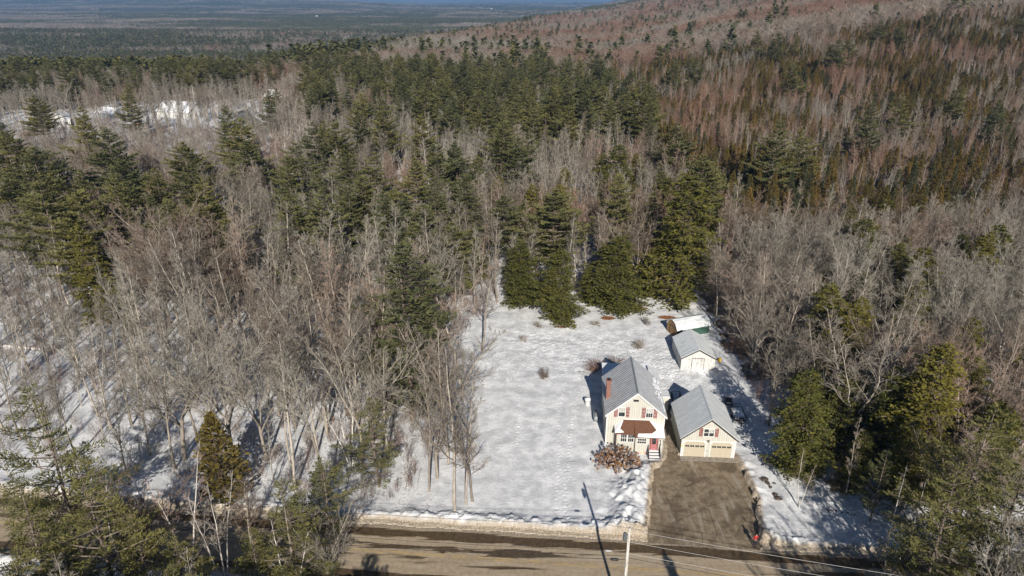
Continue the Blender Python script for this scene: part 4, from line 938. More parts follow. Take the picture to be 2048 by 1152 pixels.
for i in range(3): reg_bare('slender_tree', 13.5, 140 + i, form='forest', spread=.12, t0=.30, nlat=16, n2=5, n3=4, rt=.085)
for i in range(4): reg_bare('birch_tree', 14.0, 120 + i, form='birch', spread=.17, t0=.35, nlat=16, n2=5, n3=5, bark='birch')
for i in range(3): reg_bare('maple_tree', 18.0, 130 + i, form='open', spread=.21, nlat=22, n2=6, n3=5)
for i in range(5): reg_con('pine_tree', 200 + i, 22.0, 'needle_pine', cr=7.0 + .6 * (i % 3), z0=.15 + .06 * (i % 3), prof='pine', dz=1.10, nb=6, lift=.20, ln=.62, wd=.27, step=.29, dead=14, irregular=.36)
for i in range(3): reg_con('dense_pine', 215 + i, 24.0, 'needle_pine', cr=4.9, z0=.13, prof='round', dz=.72, nb=6, lift=.20, ln=.50, wd=.20, step=.29, dead=12, irregular=.42, inner=.3)
for i in range(4): reg_con('near_pine', 210 + i, 20.0, 'needle_pine', cr=5.4 + .4 * (i % 2), z0=.18, prof='pine', dz=1.05, nb=5, lift=.16, ln=.42, wd=.13, step=.20, dead=34, irregular=.45, inner=.38)
for i in range(3): reg_con('hemlock_tree', 220 + i, 16.0, 'needle_hemlock', cr=4.5, z0=.03, prof='round', dz=.42, nb=7, lift=.10, droop=.22, ln=.46, wd=.24, step=.27, irregular=.42, inner=.35)
for i in range(3): reg_con('cedar_tree', 240 + i, 11.0, 'needle_cedar', cr=1.75, z0=.06, prof='column', dz=.34, nb=6, lift=.5, ln=.42, wd=.22, step=.34, irregular=.22, inner=.4)
for i in range(3): reg_con('spruce_tree', 260 + i, 12.0, 'needle_spruce', cr=2.0, z0=.06, prof='cone', dz=.36, nb=6, lift=.02, droop=.1, ln=.36, wd=.20, step=.32, irregular=.16, inner=.3)

def plant(kind, x, y, h, rz=0.0, tint=0.3, lab=None, group=None, var=0, tilt=(0, 0), wide=1.0, cat=None, name=None, z=None):
    H0, tm, pm, full = KIND[kind][var % len(KIND[kind])]; s = h / H0
    t = bpy.data.objects.new(name or kind.replace('near_pine', 'pine_tree').replace('dense_pine', 'pine_tree'), None); sc.collection.objects.link(t); t.empty_display_size = .5
    t.location = (x, y, float(terr(x, y)) + 0.2 if z is None else z); t.rotation_euler = (tilt[0], tilt[1], rz); t.scale = (s * wide, s * wide, s)
    if lab and len(lab.split()) > 16: lab = lab.replace(' near the front', '').replace(' midway back', '').replace(' far back', '')
    tag(t, lab, cat or {'pine_tree': 'pine tree', 'near_pine': 'pine tree', 'dense_pine': 'pine tree', 'hemlock_tree': 'hemlock tree', 'cedar_tree': 'cedar tree', 'spruce_tree': 'spruce tree', 'birch_tree': 'birch tree'}.get(kind, 'bare tree'), group)
    for nm, me in [('trunk', tm)] + pm:
        o = bpy.data.objects.new(nm, me); sc.collection.objects.link(o); o.parent = t; o['tint'] = float(tint)
    return t

def scatter(name, pts, rots, scls, vi, tint, meshes, lab, cat, kind='stuff'):
    """one object: many instances spread by geometry nodes"""
    col = bpy.data.collections.new(name + '_models')
    for i, me in enumerate(meshes): col.objects.link(bpy.data.objects.new('%s_model_%02d' % (name, i), me))
    me = bpy.data.meshes.new(name); n = len(pts); me.vertices.add(n); me.vertices.foreach_set('co', np.asarray(pts, np.float32).ravel())
    for nm, ty, arr in (('rot', 'FLOAT_VECTOR', rots), ('scl', 'FLOAT_VECTOR', scls)):
        a = me.attributes.new(nm, ty, 'POINT'); a.data.foreach_set('vector', np.asarray(arr, np.float32).ravel())
    a = me.attributes.new('vi', 'INT', 'POINT'); a.data.foreach_set('value', np.asarray(vi, np.int32))
    a = me.attributes.new('tint', 'FLOAT', 'POINT'); a.data.foreach_set('value', np.asarray(tint, np.float32))
    o = bpy.data.objects.new(name, me); sc.collection.objects.link(o); tag(o, lab, cat, None, kind)
    ng = bpy.data.node_groups.new(name, 'GeometryNodeTree')
    ng.interface.new_socket('Geometry', in_out='INPUT', socket_type='NodeSocketGeometry'); ng.interface.new_socket('Geometry', in_out='OUTPUT', socket_type='NodeSocketGeometry')
    N_ = ng.nodes; gi = N_.new('NodeGroupInput'); go = N_.new('NodeGroupOutput'); ip = N_.new('GeometryNodeInstanceOnPoints'); ci = N_.new('GeometryNodeCollectionInfo')
    ci.inputs['Collection'].default_value = col; ci.inputs['Separate Children'].default_value = True; ci.inputs['Reset Children'].default_value = True
    ip.inputs['Pick Instance'].default_value = True
    def na(nm, ty):
        q = N_.new('GeometryNodeInputNamedAttribute'); q.data_type = ty; q.inputs['Name'].default_value = nm; return q.outputs[0]
    L = ng.links; L.new(gi.outputs[0], ip.inputs['Points']); L.new(ci.outputs[0], ip.inputs['Instance']); L.new(na('vi', 'INT'), ip.inputs['Instance Index'])
    L.new(na('rot', 'FLOAT_VECTOR'), ip.inputs['Rotation']); L.new(na('scl', 'FLOAT_VECTOR'), ip.inputs['Scale']); L.new(ip.outputs[0], go.inputs[0])
    o.modifiers.new('scatter', 'NODES').node_group = ng; return o

# ------------------------------------------------------------------ single trees one can point at
HERO = []   # (x, y, keep-out radius)
def at_top(kind, px_, py_, h, lab, **k):
    x, y = spot(px_, py_, h); HERO.append((x, y, k.pop('keep', 3.2))); return plant(kind, x, y, h, lab=lab, **k)
def at_base(kind, px_, py_, h, lab, **k):
    x, y = spot(px_, py_, 0.2); HERO.append((x, y, k.pop('keep', 2.0))); return plant(kind, x, y, h, lab=lab, **k)
P_ = [(480, 238, 25, 'tall layered pine just below the slate grey gable', .9, 0), (208, 258, 25, 'broad ragged pine left of centre-left, below the small snowy sheds', .3, 1), (72, 298, 24, 'tall pine near the left edge with dark lower boughs', .2, 2),
      (378, 332, 23, 'wide pine with spreading lower boughs in the left wood, below the tall layered one', .35, 3), (588, 290, 22, 'blunt topped pine right of the tall layered one', .15, 4), (688, 300, 22, 'wide dark pine at the right end of the left pine group', .5, 0),
      (8, 342, 18, 'pine cut by the left edge beside a taller pine', .2, 1), (872, 356, 21, 'dense round pine left of the twin topped one in mid picture', .1, 2), (932, 350, 21, 'dense pine forming the right half of a pair in mid picture', .15, 3),
      (905, 448, 17, 'yellow green pine with low sweeping boughs left of the yard hemlocks', 1.0, 4), (803, 490, 27, 'tall dense pine standing over the left edge of the snowy yard', .25, 2), (742, 800, 13, 'low scrubby pine at the foot of the bare grove near the road', .35, 1),
      (1108, 383, 20, 'pine with drooping dark boughs behind the yard, above the small hemlocks', .25, 2), (1012, 215, 25, 'tall narrow pine in front of the central pine stand', .1, 3), (1135, 160, 25, 'big layered pine in the middle of the central stand', .6, 4),
      (1352, 118, 23, 'lone dark pine on the slope right of the central stand', .2, 0), (1305, 232, 20, 'pine at the right foot of the central stand', .15, 1), (640, 915, 13, 'ragged pine beside the shaded road bank on the left', .5, 3),
      (60, 775, 21, 'large pine in the lower left corner of the picture', .75, 2), (150, 905, 19, 'ragged pine leaning over the road at the lower left', .9, 4), (560, 960, 15, 'scraggly olive pine at the bottom, left of the road', .85, 0), 
      (1990, 815, 21, 'big yellow green pine at the lower right edge', .6, 1), (1925, 930, 18, 'pine with spreading boughs by the road in the lower right', .95, 2), (2060, 900, 20, 'pine cut by the lower right edge', .7, 3), (1775, 905, 10, 'small loose pine between bare trunks at the lower right', .4, 4),
      (20, 955, 15, 'ragged olive pine in the lower left corner below the large one', .9, 1), (255, 1010, 12, 'low olive pine over the shaded road at the lower left', .8, 2), (345, 1075, 10, 'small olive pine left of the forked birch', .95, 3), (500, 1060, 10, 'small olive pine right of the forked birch', .9, 0), (610, 1065, 9, 'scrubby olive pine at the bottom where the open road begins', .7, 2),
      (725, 95, 24, 'broad olive pine at the left end of the central stand', .8, 1), (602, 100, 24, 'dark pine above the brown houses', .3, 2), (655, 112, 22, 'lower dark pine beside the one above the brown houses', .2, 3), (440, 108, 25, 'lone tall pine rising behind the long snowy roof', .15, 4), (560, 118, 21, 'pine left of the dark one above the brown houses', .35, 0)]
for i, (a_, b_, h_, lab, ti, va) in enumerate(P_): at_top('near_pine' if b_ > 700 else 'dense_pine' if a_ in (803, 872, 932, 1012, 1305) else 'pine_tree', a_, b_, h_, lab, var=va, tint=ti, rz=i * 1.7, keep=4.0, wide=1.0 if b_ > 700 else 1.5 if a_ == 803 else 1.24)
H_ = [(1242, 290, 21, 'broad dark hemlock behind the yard, left of the tallest hemlock', .15, 0, 1.15), (1432, 338, 19, 'olive hemlock on the slope right of the tallest hemlock', .6, 2, .95)]
for i, (a_, b_, h_, lab, ti, va, wi_) in enumerate(H_): at_top('hemlock_tree', a_, b_, h_, lab, var=va, tint=ti, rz=i * 2.1, keep=5, wide=wi_)
B_ = [('hemlock_tree', 1350, 604, 26.5, 'tallest hemlock, its dark olive crown reaching the snow behind the sheds', .25, 1, 1.12), ('hemlock_tree', 1042, 612, 13.6, 'leftmost of the small green hemlocks along the back of the snowy yard', .25, 0, 1.3),
      ('hemlock_tree', 1120, 640, 14.2, 'small hemlock in front of its neighbours with rusty needles under it', .45, 1, 1.2), ('hemlock_tree', 1228, 612, 14.4, 'broad green hemlock beside the rusty needle patch at the back of the yard', .40, 2, 1.65), ('hemlock_tree', 1176, 604, 7.5, 'lowest young hemlock filling the gap along the back of the yard', .5, 0, 1.1),
      ('hemlock_tree', 205, 648, 19.5, 'dark hemlock on the snowy slope at the left, trunks bare below', .45, 2, .80), ('hemlock_tree', 268, 672, 7, 'small yellow green hemlock at the edge of the left snow slope', .9, 1, .9), ('cedar_tree', 455, 1005, 12.5, 'orange olive cedar between the bare grove and the road', .1, 0, 1.5),
      ('hemlock_tree', 1584, 950, 15.5, 'dark hemlock leaning over the shaded snow right of the garage', .0, 1, 1.0), ('hemlock_tree', 1820, 975, 20, 'tall olive hemlock in the dark wood at the right', .7, 0, .95), ('hemlock_tree', 1745, 935, 15, 'black green hemlock in deep shade below the great bare maple', .0, 1, .9),  # leaning hemlock: lowest tint puts its neighbours' shade into the needle colour
      ('hemlock_tree', 1660, 905, 13, 'shaded hemlock between the leaning hemlock and the black green one', .1, 2, .9), ('hemlock_tree', 1700, 985, 9, 'low black green hemlock at the edge of the sunlit lot', .0, 0, .9), ('hemlock_tree', 1790, 1000, 12, 'dark hemlock behind the end of the sunlit lot', .2, 1, .9), ('hemlock_tree', 1890, 900, 15, 'hemlock right of the tall olive one in the right wood', .5, 1, .9)]
for i, (kd, a_, b_, h_, lab, ti, va, wi_) in enumerate(B_): at_base(kd, a_, b_, h_, lab, var=va, tint=ti, rz=i * 1.3, wide=wi_, keep=3.6)
T_ = [('bare_tree', 910, 1026, 23, 'thick bare trunk nearest the road in the clump at the yard corner', .1, 0, (0, 0), 1.0, 1.1), ('bare_tree', 932, 1013, 19, 'middle trunk of the bare clump at the yard corner', .15, 3, (0, R(2)), .9, .9),
      ('bare_tree', 946, 1005, 15, 'slanting trunk at the right of the clump at the yard corner, boughs over the snow', .3, 1, (0, R(13)), 1.3, .9), ('bare_tree', 898, 930, 21, 'bare tree behind the road clump at the left edge of the yard', .2, 4, (0, R(-2)), .95, .9), 
      ('bare_tree', 950, 892, 17, 'bare tree leaning far right over the snowy yard', .35, 2, (R(3), R(24)), .95, .9), ('bare_tree', 858, 985, 20, 'slim bare trunk left of the clump at the yard corner', .1, 5, (0, R(-3)), .8, .9),
      ('maple_tree', 893, 885, 21, 'wide bare tree at the left edge of the yard behind the corner clump', .1, 1, (0, R(4)), 1.15, 2.5), ('bare_tree', 925, 800, 20, 'tall bare tree on the yard edge right of the dense pine', .15, 1, (0, R(5)), 1.35, 2), ('bare_tree', 965, 705, 18, 'bare tree where the yard edge bends back, far left of the house', .2, 4, (0, R(4)), 1.3, 2), ('maple_tree', 875, 960, 17, 'low forked bare tree between the road clump and the scrubby pine', .2, 2, (0, R(-4)), 1.0, 2),
      ('birch_tree', 1597, 1016, 9.0, 'small white birch clump on the snow right of the drive', .6, 0, (0, R(-4)), 1.0, 1), ('slender_tree', 1690, 1000, 12.5, 'slender bare tree on the snowy lot right of the birch clump', .3, 1, (0, R(4)), 1.0, 1),
      ('birch_tree', 1772, 1160, 15.5, 'pale many stemmed thin tree at the bottom right by the road', .2, 1, (0, 0), .85, 1), ('maple_tree', 1690, 905, 21, 'great bare maple with wide grey boughs right of the garage', .1, 0, (0, 0), 1.25, 3.5),
      ('birch_tree', 452, 1175, 17, 'forked white birch at the bottom left in front of the orange olive cedar', .0, 2, (0, R(-3)), .8, 1), ('birch_tree', 380, 1140, 17, 'reddish twigged birch clump by the lower left road', .9, 3, (0, R(-6)), .9, 1),
      ('birch_tree', 590, 1190, 12, 'low white branched tree in front of the road at the bottom left', .3, 0, (0, R(6)), 1.1, 1),
      ('maple_tree', 322, 1125, 13, 'low wide bare tree by the shaded road at the lower left', .5, 1, (0, R(-3)), 1.1, 2), ('bare_tree', 520, 1135, 14, 'bare tree right of the forked white birch, by the road', .4, 2, (0, R(3)), 1.2, 1.5), ('maple_tree', 655, 1180, 12, 'pale crooked bare tree where the open road begins at the bottom', .1, 2, (0, R(5)), 1.2, 1.5), ('birch_tree', 255, 1150, 14, 'many stemmed birch between the ragged pines at the lower left', .5, 1, (0, R(-5)), 1.1, 1.5),
      ('slender_tree', 104, 706, 19, 'leaning pale trunk on the left snow slope beside a felled log', .1, 0, (0, R(-7)), 1.0, 2), ('slender_tree', 253, 690, 18, 'straight pale bare tree in front of the dark hemlock on the left slope', .0, 1, (0, R(-3)), 1.1, 2),
      ('slender_tree', 206, 880, 16, 'dark thin trunk standing alone on the left snow', .5, 2, (0, R(-3)), .8, 2), ('slender_tree', 276, 640, 20, 'pale twin tree right of the dark hemlock on the left slope', .0, 2, (0, 0), 1.2, 2),
      ('maple_tree', 1452, 640, 17, 'pale grey bare tree right behind the tallest hemlock', .0, 1, (0, 0), .95, 2), ('maple_tree', 655, 870, 23, 'tallest bare tree of the grove left of the tall dense pine', .15, 2, (0, 0), .95, 2.5), ('maple_tree', 590, 860, 21, 'bare many limbed tree left of the tallest one in the grove', .1, 0, (0, 0), 1.0, 2.5)]
for i, (kd, a_, b_, h_, lab, ti, va, tl, wi_, kp) in enumerate(T_): at_base(kd, a_, b_, h_, lab, var=va, tint=ti, rz=i * 2.3, tilt=tl, wide=wi_, keep=kp)
# trees on the near side of the road, below the picture, whose shadows fall across it
for i, (x, y, h_, kd) in enumerate([(19.6, 27.0, 17, 'spruce_tree'), (27.0, 25.5, 15, 'pine_tree'), (33, 24, 16.5, 'pine_tree'), (39.5, 24, 21, 'bare_tree'), (36, 21, 17, 'pine_tree'), (45, 25, 17, 'pine_tree'), (44, 28, 22, 'slender_tree'), (52, 26, 18, 'pine_tree'), (60, 30, 18, 'pine_tree'),
                                    (-13, 30, 15, 'pine_tree'), (-18, 32, 15.5, 'pine_tree'), (-24, 34, 15, 'hemlock_tree'), (-30, 34, 15, 'pine_tree'), (-37, 36, 15, 'pine_tree'), (-43, 36, 15, 'hemlock_tree'), (-21, 27, 17, 'pine_tree')]):
    HERO.append((x, y, 3)); plant(kd, x, y, h_, i * 1.1, .4, 'tree across the road just below the picture, seen by its shadow', 'trees across the road below the picture', i)

# ------------------------------------------------------------------ the woods
rng = np.random.default_rng(11)
def jitter(x0, x1, y0, y1, st):
    gx, gy = np.meshgrid(np.arange(x0, x1, st), np.arange(y0, y1, st)); n = gx.size
    return gx.ravel() + rng.uniform(-.48, .48, n) * st, gy.ravel() + rng.uniform(-.48, .48, n) * st
cx, cy_ = jitter(-400, 420, 22, 520, 4.1)
ok = (np.abs(cx) < 0.80 * cy_ + 14) & (np.abs(cy_ - roadc(cx)) > 7.0)
cx, cy_ = cx[ok], cy_[ok]
cz = terr(cx, cy_); bx, by = base_px(cx, cy_, cz)
CENTRAL = [(690, 180), (900, 168), (1190, 184), (1260, 235), (1310, 290), (1270, 330), (1120, 345), (900, 325), (800, 270), (700, 225)]
GROVE = [(330, 600), (880, 640), (886, 1030), (330, 1030), (290, 820), (300, 700)]
HILL = cx + 0.12 * cy_
nA = fbm(cx / 38, cy_ / 38, 101, 3); nB = fbm(cx / 26, cy_ / 26, 102, 3); nC = fbm(cx / 60, cy_ / 60, 103, 3)
u = rng.uniform(0, 1, len(cx)); keep = np.ones(len(cx), bool); kinds = np.array(['bare_tree'] * len(cx), dtype=object)
yard = inpoly(bx, by, YARD); lo = inpoly(bx, by, LEFTOPEN); cl = inpoly(bx, by, CLEAR); cen = inpoly(bx, by, CENTRAL); grv = inpoly(bx, by, GROVE)
keep &= ~yard; keep &= ~(lo & (u > .74)); keep &= ~(cl & (u > .45)); keep &= ~(grv & (u > .92))
hillside = (HILL > 75) & (cy_ > 95) & ~cen & (by < 520)
u2 = rng.uniform(0, 1, len(cx))
kinds[u2 < .30] = 'slender_tree'; kinds[(u2 > .30) & (u2 < .40)] = 'birch_tree'; kinds[(u2 > .94)] = 'maple_tree'; kinds[grv & (u2 < .22)] = 'bare_tree'; kinds[grv & (u2 > .84)] = 'maple_tree'
u3 = rng.uniform(0, 1, len(cx))
kinds[cen & (u3 < .80)] = 'pine_tree'; keep &= ~(cen & (u3 >= .8) & (u > .8))
leftw = (bx < 860) & ~grv & ~lo & ~cl & (by < 640) & ~cen
kinds[leftw & (u3 < np.where(nA > .54, .24, .06) * np.where((bx < 640) & (by < 430), .15, 1))] = 'pine_tree'
backl = (bx < 560) & (by < 232) & ~cl; kinds[backl & (u3 < np.where(nA > .51, .55, .05))] = 'pine_tree'
kinds[hillside & (u3 < np.where(nB > .50, .78, .20))] = 'cedar_tree'
kinds[hillside & (u3 > np.where(nA > .56, .80, .95))] = 'spruce_tree'
kinds[hillside & (kinds != 'cedar_tree') & (kinds != 'spruce_tree') & (u2 > .40) & (u2 < .50)] = 'birch_tree'; bz = (bx > 540) & (bx < 1010) & (by > 225) & (by < 460) & ~cen; kinds[bz & (u3 > .62)] = 'birch_tree'
kinds[hillside & (u3 > .995)] = 'pine_tree'
rlow = (bx > 1430) & (by >= 520) & ~yard; kinds[rlow & (u3 < .13) & ~((bx < 1600) & (by < 960))] = 'hemlock_tree'; kinds[rlow & (u3 > .66)] = 'maple_tree'
mid = (bx > 860) & (bx < 1400) & (by > 400) & (by < 620); kinds[mid & (u3 < .05)] = 'pine_tree'; kinds[mid & (u3 > .9)] = 'hemlock_tree'
bl = (by > 1010) & (bx < 640); kinds[bl & (u3 < .48)] = 'near_pine'; kinds[bl & (u3 > .8)] = 'birch_tree'; br = (by > 1000) & (bx > 1780); kinds[br & (u3 < .4)] = 'near_pine'
front = (cy_ < roadc(cx)) & (cx > -22) & (cx < 30); keep &= ~front
keep &= ~((cx > 5) & (cx < 40) & (cy_ > 55) & (cy_ < 80))
pi_ = np.where((kinds == 'pine_tree') & keep)[0]; taken = [(hx, hy) for hx, hy, hr in HERO]
for i in pi_[rng.permutation(len(pi_))]:
    T2 = np.array(taken); dm_ = 9.6 if cen[i] or backl[i] else 6.5
    if np.min((T2[:, 0] - cx[i]) ** 2 + (T2[:, 1] - cy_[i]) ** 2) < dm_ ** 2:
        if cen[i] or backl[i]: keep[i] = False
        else: kinds[i] = 'bare_tree'
    else: taken.append((cx[i], cy_[i]))
for hx, hy, hr in HERO: keep &= (cx - hx) ** 2 + (cy_ - hy) ** 2 > hr * hr
HB = {'bare_tree': (14, 20), 'slender_tree': (9, 15), 'birch_tree': (11, 16), 'maple_tree': (14, 19), 'pine_tree': (17, 25), 'near_pine': (9, 15), 'hemlock_tree': (9, 17), 'cedar_tree': (7, 12), 'spruce_tree': (7, 14)}
hh = np.zeros(len(cx)); uh = rng.uniform(0, 1, len(cx))
for k_, (a_, b_) in HB.items(): q = kinds == k_; hh[q] = a_ + (b_ - a_) * uh[q]
hh = hh * np.where(hillside & np.isin(kinds, ['bare_tree', 'birch_tree', 'maple_tree']), .80, 1.0)
hh = np.where(grv & np.isin(kinds, ['bare_tree', 'maple_tree']), np.minimum(hh * 1.28, 25), hh)
# pines need room and must not tower over the view of the clearing
toppx, toppy = base_px(cx, cy_, cz + hh)
keep &= ~((kinds == 'pine_tree') & leftw & (by < 480) & (by > 262) & (u > .5))
hh = np.where(~hillside & (bx < 560) & (by > 262) & (by < 380) & (kinds != 'pine_tree'), hh * .62, hh)      # low growth in front of the clearing
hh = np.where((cy_ < 56) & (bx < 1700), np.minimum(hh, 15), hh)
keep &= ~((kinds == 'bare_tree') & (by > 1040) & (bx > 640) & (bx < 1780))
red = fbm(cx / 30 + 9, cy_ / 30, 104, 3)
tint = np.clip((red - np.where(hillside, .42, .47)) * np.where(hillside, 3.2, 2.2) + np.where(hillside, .38, .0) + rng.normal(0, .13, len(cx)), 0, 1)
tint = np.where(np.isin(kinds, ['pine_tree', 'near_pine', 'hemlock_tree', 'cedar_tree', 'spruce_tree']), rng.uniform(0, 1, len(cx)) ** 1.3, tint)
ZN = [('in the snowy left slope wood', lo), ('in the bare grove left of the snowy yard', grv), ('in the central pine stand', cen), ('in the far clearing among the houses', cl), ('in the dark wood at the right', rlow),
      ('on the reddish hillside rising to the right', hillside), ('in the wood around the lower left road', bl), ('in the left wood below the clearing', leftw & ~backl), ('in the woods behind the clearing', backl)]
zone = np.full(len(cx), 'in the wood behind the yard', dtype=object)
for nm, q in ZN[::-1]: zone[q] = nm
szw = lambda h_, k_: 'shorter ' if h_ < (HB[k_][0] + HB[k_][1]) / 2 else 'taller '
ADJ = {'near_pine': 'ragged olive pine', 'bare_tree': 'grey leafless tree', 'slender_tree': 'thin leafless young tree', 'birch_tree': 'pale stemmed birch', 'maple_tree': 'spreading leafless maple', 'pine_tree': 'green layered pine', 'hemlock_tree': 'olive drooping hemlock', 'cedar_tree': 'orange olive narrow cedar', 'spruce_tree': 'small dark pointed spruce'}
dist = np.sqrt(cx ** 2 + cy_ ** 2 + 50 ** 2); size = hh / dist
inview = (bx > -150) & (bx < 2200) & (toppy < 1200)
for k_ in HB:
    q = np.where((kinds == k_) & keep)[0]; q = q[np.argsort(-(size[q] * np.where(inview[q], 1, .01)))]
    lim = 290 if k_ not in ('pine_tree', 'hemlock_tree') else (215 if k_ == 'pine_tree' else 265)
    for i in q[:lim]:
        if not inview[i] and cy_[i] > 130: continue
        plant(k_, cx[i], cy_[i], hh[i], rng.uniform(0, 6.28), tint[i], szw(hh[i], k_) + ADJ[k_] + ' ' + zone[i] + (' near the front' if cy_[i] < 95 else ' midway back' if cy_[i] < 160 else ' far back'), ADJ[k_] + 's ' + zone[i], int(rng.integers(0, 9)), (rng.normal(0, .035), rng.normal(0, .035)), rng.uniform(.85, 1.15))
    q = q[lim:]
    if len(q):
        n = len(q); s_ = hh[q] / KIND[k_][0][0]; wd_ = rng.uniform(.85, 1.15, n)
        scatter(k_.replace('_tree', '') + '_wood', np.stack([cx[q], cy_[q], cz[q] + .2], 1), np.stack([rng.normal(0, .035, n), rng.normal(0, .035, n), rng.uniform(0, 6.28, n)], 1),
                np.stack([s_ * wd_, s_ * wd_, s_], 1), rng.integers(0, len(KIND[k_]), n), tint[q], [v_[3] for v_ in KIND[k_]], 'the more distant %ss massed in the woods' % ADJ[k_], 'trees')
print('woods', int(keep.sum()), {k_: int(((kinds == k_) & keep).sum()) for k_ in HB})

# undergrowth
br_me = []
for i in range(4):
    V, F_ = brush(300 + i); br_me.append(as_mesh('brush', V, [F_], M['twig']))
ux, uy = jitter(-260, 300, 30, 330, 2.7)
ok = (np.abs(ux) < 0.80 * uy + 10) & (np.abs(uy - roadc(ux)) > 7.5); ux, uy = ux[ok], uy[ok]; uz = terr(ux, uy); qx, qy = base_px(ux, uy, uz); uu = rng.uniform(0, 1, len(ux))
yd = inpoly(qx, qy, YARD); lo2 = inpoly(qx, qy, LEFTOPEN); cl2 = inpoly(qx, qy, CLEAR); g2 = inpoly(qx, qy, GROVE)
ok = ~yd & ~(lo2 & (uu > .62)) & ~(cl2 & (uu > .3)) & ~(g2 & (uu > .9)) & (uu < np.where((qx > 1300) | (qy < 560), .9, .75)) & ~((ux > 5) & (ux < 40) & (uy > 50) & (uy < 80)) & ~((np.abs(ux) < 22) & (uy < 52))
ux, uy, uz = ux[ok], uy[ok], uz[ok]; n = len(ux); s_ = rng.uniform(.5, 1.3, n) * np.where(ux > 40, 1.25, 1.0)
scatter('undergrowth', np.stack([ux, uy, uz + .15], 1), np.stack([np.zeros(n), np.zeros(n), rng.uniform(0, 6.28, n)], 1), np.stack([s_, s_, s_], 1), rng.integers(0, 4, n),
        np.clip(fbm(ux / 25, uy / 25, 120, 2) * 1.5 - .2 + rng.normal(0, .15, n), 0, 1), br_me, 'leafless brush and saplings filling the woods', 'undergrowth')

# shrubs in the yard
def shrub(px_, py_, h_, wd_, lab, seed, tint=.5, n=22, low=0.9):
    rg = np.random.default_rng(seed); B = []
    for i in range(n):
        a = rg.uniform(0, 6.28); el = rg.uniform(.35, 1.2); d = np.array([math.cos(a) * math.cos(el) * low, math.sin(a) * math.cos(el) * low, math.sin(el)])
        J = grow(rg, B, np.array([rg.normal(0, .12), rg.normal(0, .12), -.1]), unit(d), wd_ * rg.uniform(.7, 1.1), .035, .012, 4, .14, .04)
        for j in range(7):
            p, d2, q = pick(J, rg.uniform(.3, 1)); J2 = grow(rg, B, p, side_dir(rg, d2, R(rg.uniform(20, 50))), rg.uniform(.3, .8), .016, .010, 2, .12, .06)
            for k in range(2): p, d2, q = pick(J2, rg.uniform(.2, .9)); grow(rg, B, p, side_dir(rg, d2, R(40)), rg.uniform(.15, .4), .011, .008, 1, .1, .05)
    V, F_ = tubes(B, 4); V[:, 2] *= h_ / max(V[:, 2].max(), .1)
    x, y = spot(px_, py_, .3); o = mk('bush', V, [F_], M['twig']); o.location = (x, y, .25); o['tint'] = tint; return tag(o, lab, 'bush')
shrub(1190, 742, 2.3, 2.6, 'wide brown leafless bush at the left rear corner of the house', 1, .8, 44); shrub(1228, 730, 1.2, 2.6, 'low sprawling bare bush right behind the house roof', 5, .6, 24)
shrub(1280, 699, 2.2, 1.9, 'upright grey leafless bush standing alone in the back yard', 2, .1, 26); shrub(1087, 755, 1.8, 1.3, 'small round leafless bush alone left of the house', 3, .2, 22)
shrub(1078, 655, 1.4, .9, 'thin twiggy bush near the small hemlock in front', 6, .2, 10); shrub(1193, 652, 1.6, 1.1, 'pale twiggy bush left of the rusty needle patch', 7, .1, 12); shrub(1290, 648, 1.9, 1.0, 'pale twiggy bush left of the gambrel roofed shed', 8, .1, 12); shrub(1046, 680, 1.0, 1.4, 'thin bush in the back left of the yard', 9, .3, 10)
# hydrangea
t = thing('hydrangea', (13.75, 72.9, .2), 0, 'big round bush with dried brown flower heads at the house corner', 'bush')
rg = np.random.default_rng(8); B = []; P = []; D = []
for i in range(330):
    a = rg.uniform(0, 6.28); el = math.asin(rg.uniform(.02, 1)); L = rg.uniform(1.3, 2.8); d = np.array([math.cos(a) * math.cos(el) * 1.22, math.sin(a) * math.cos(el) * .95, math.sin(el) * 1.0])
    J = grow(rg, B, rg.normal(0, .15, 3) * [1, 1, 0], unit(d), L * np.linalg.norm(d) * .98, .02, .01, 4, .07, .02); c = J[-1][0]
    for k in range(26): v_ = unit(rg.normal(0, 1, 3)); P.append(c + v_ * .13); D.append(unit(np.cross(v_, rg.normal(0, 1, 3))))
V, F_ = tubes(B, 4); o = mk('stems', V, [F_], M['twig'], t); o['tint'] = .9
V, F_ = tufts(rg, np.array(P), np.array(D), .14, .13); mi = np.repeat(rg.integers(0, 3, 330), 26)
mk('flower_heads', V, [F_], [plain('rust_petals', (0.36, 0.19, 0.08)), plain('brown_petals', (0.22, 0.13, 0.09)), plain('grey_petals', (0.40, 0.34, 0.31))], t, midx=mi)['kind'] = 'stuff'
# felled log on the left slope
x0_, y0_ = spot(-30, 692, .4); x1_, y1_ = spot(98, 701, .4)
tag(MB().tube((x0_, y0_, .55), (x1_, y1_, .5), .28, .2, 10).build('log', M['birch']), 'long pale log lying in the snow at the left edge', 'log')

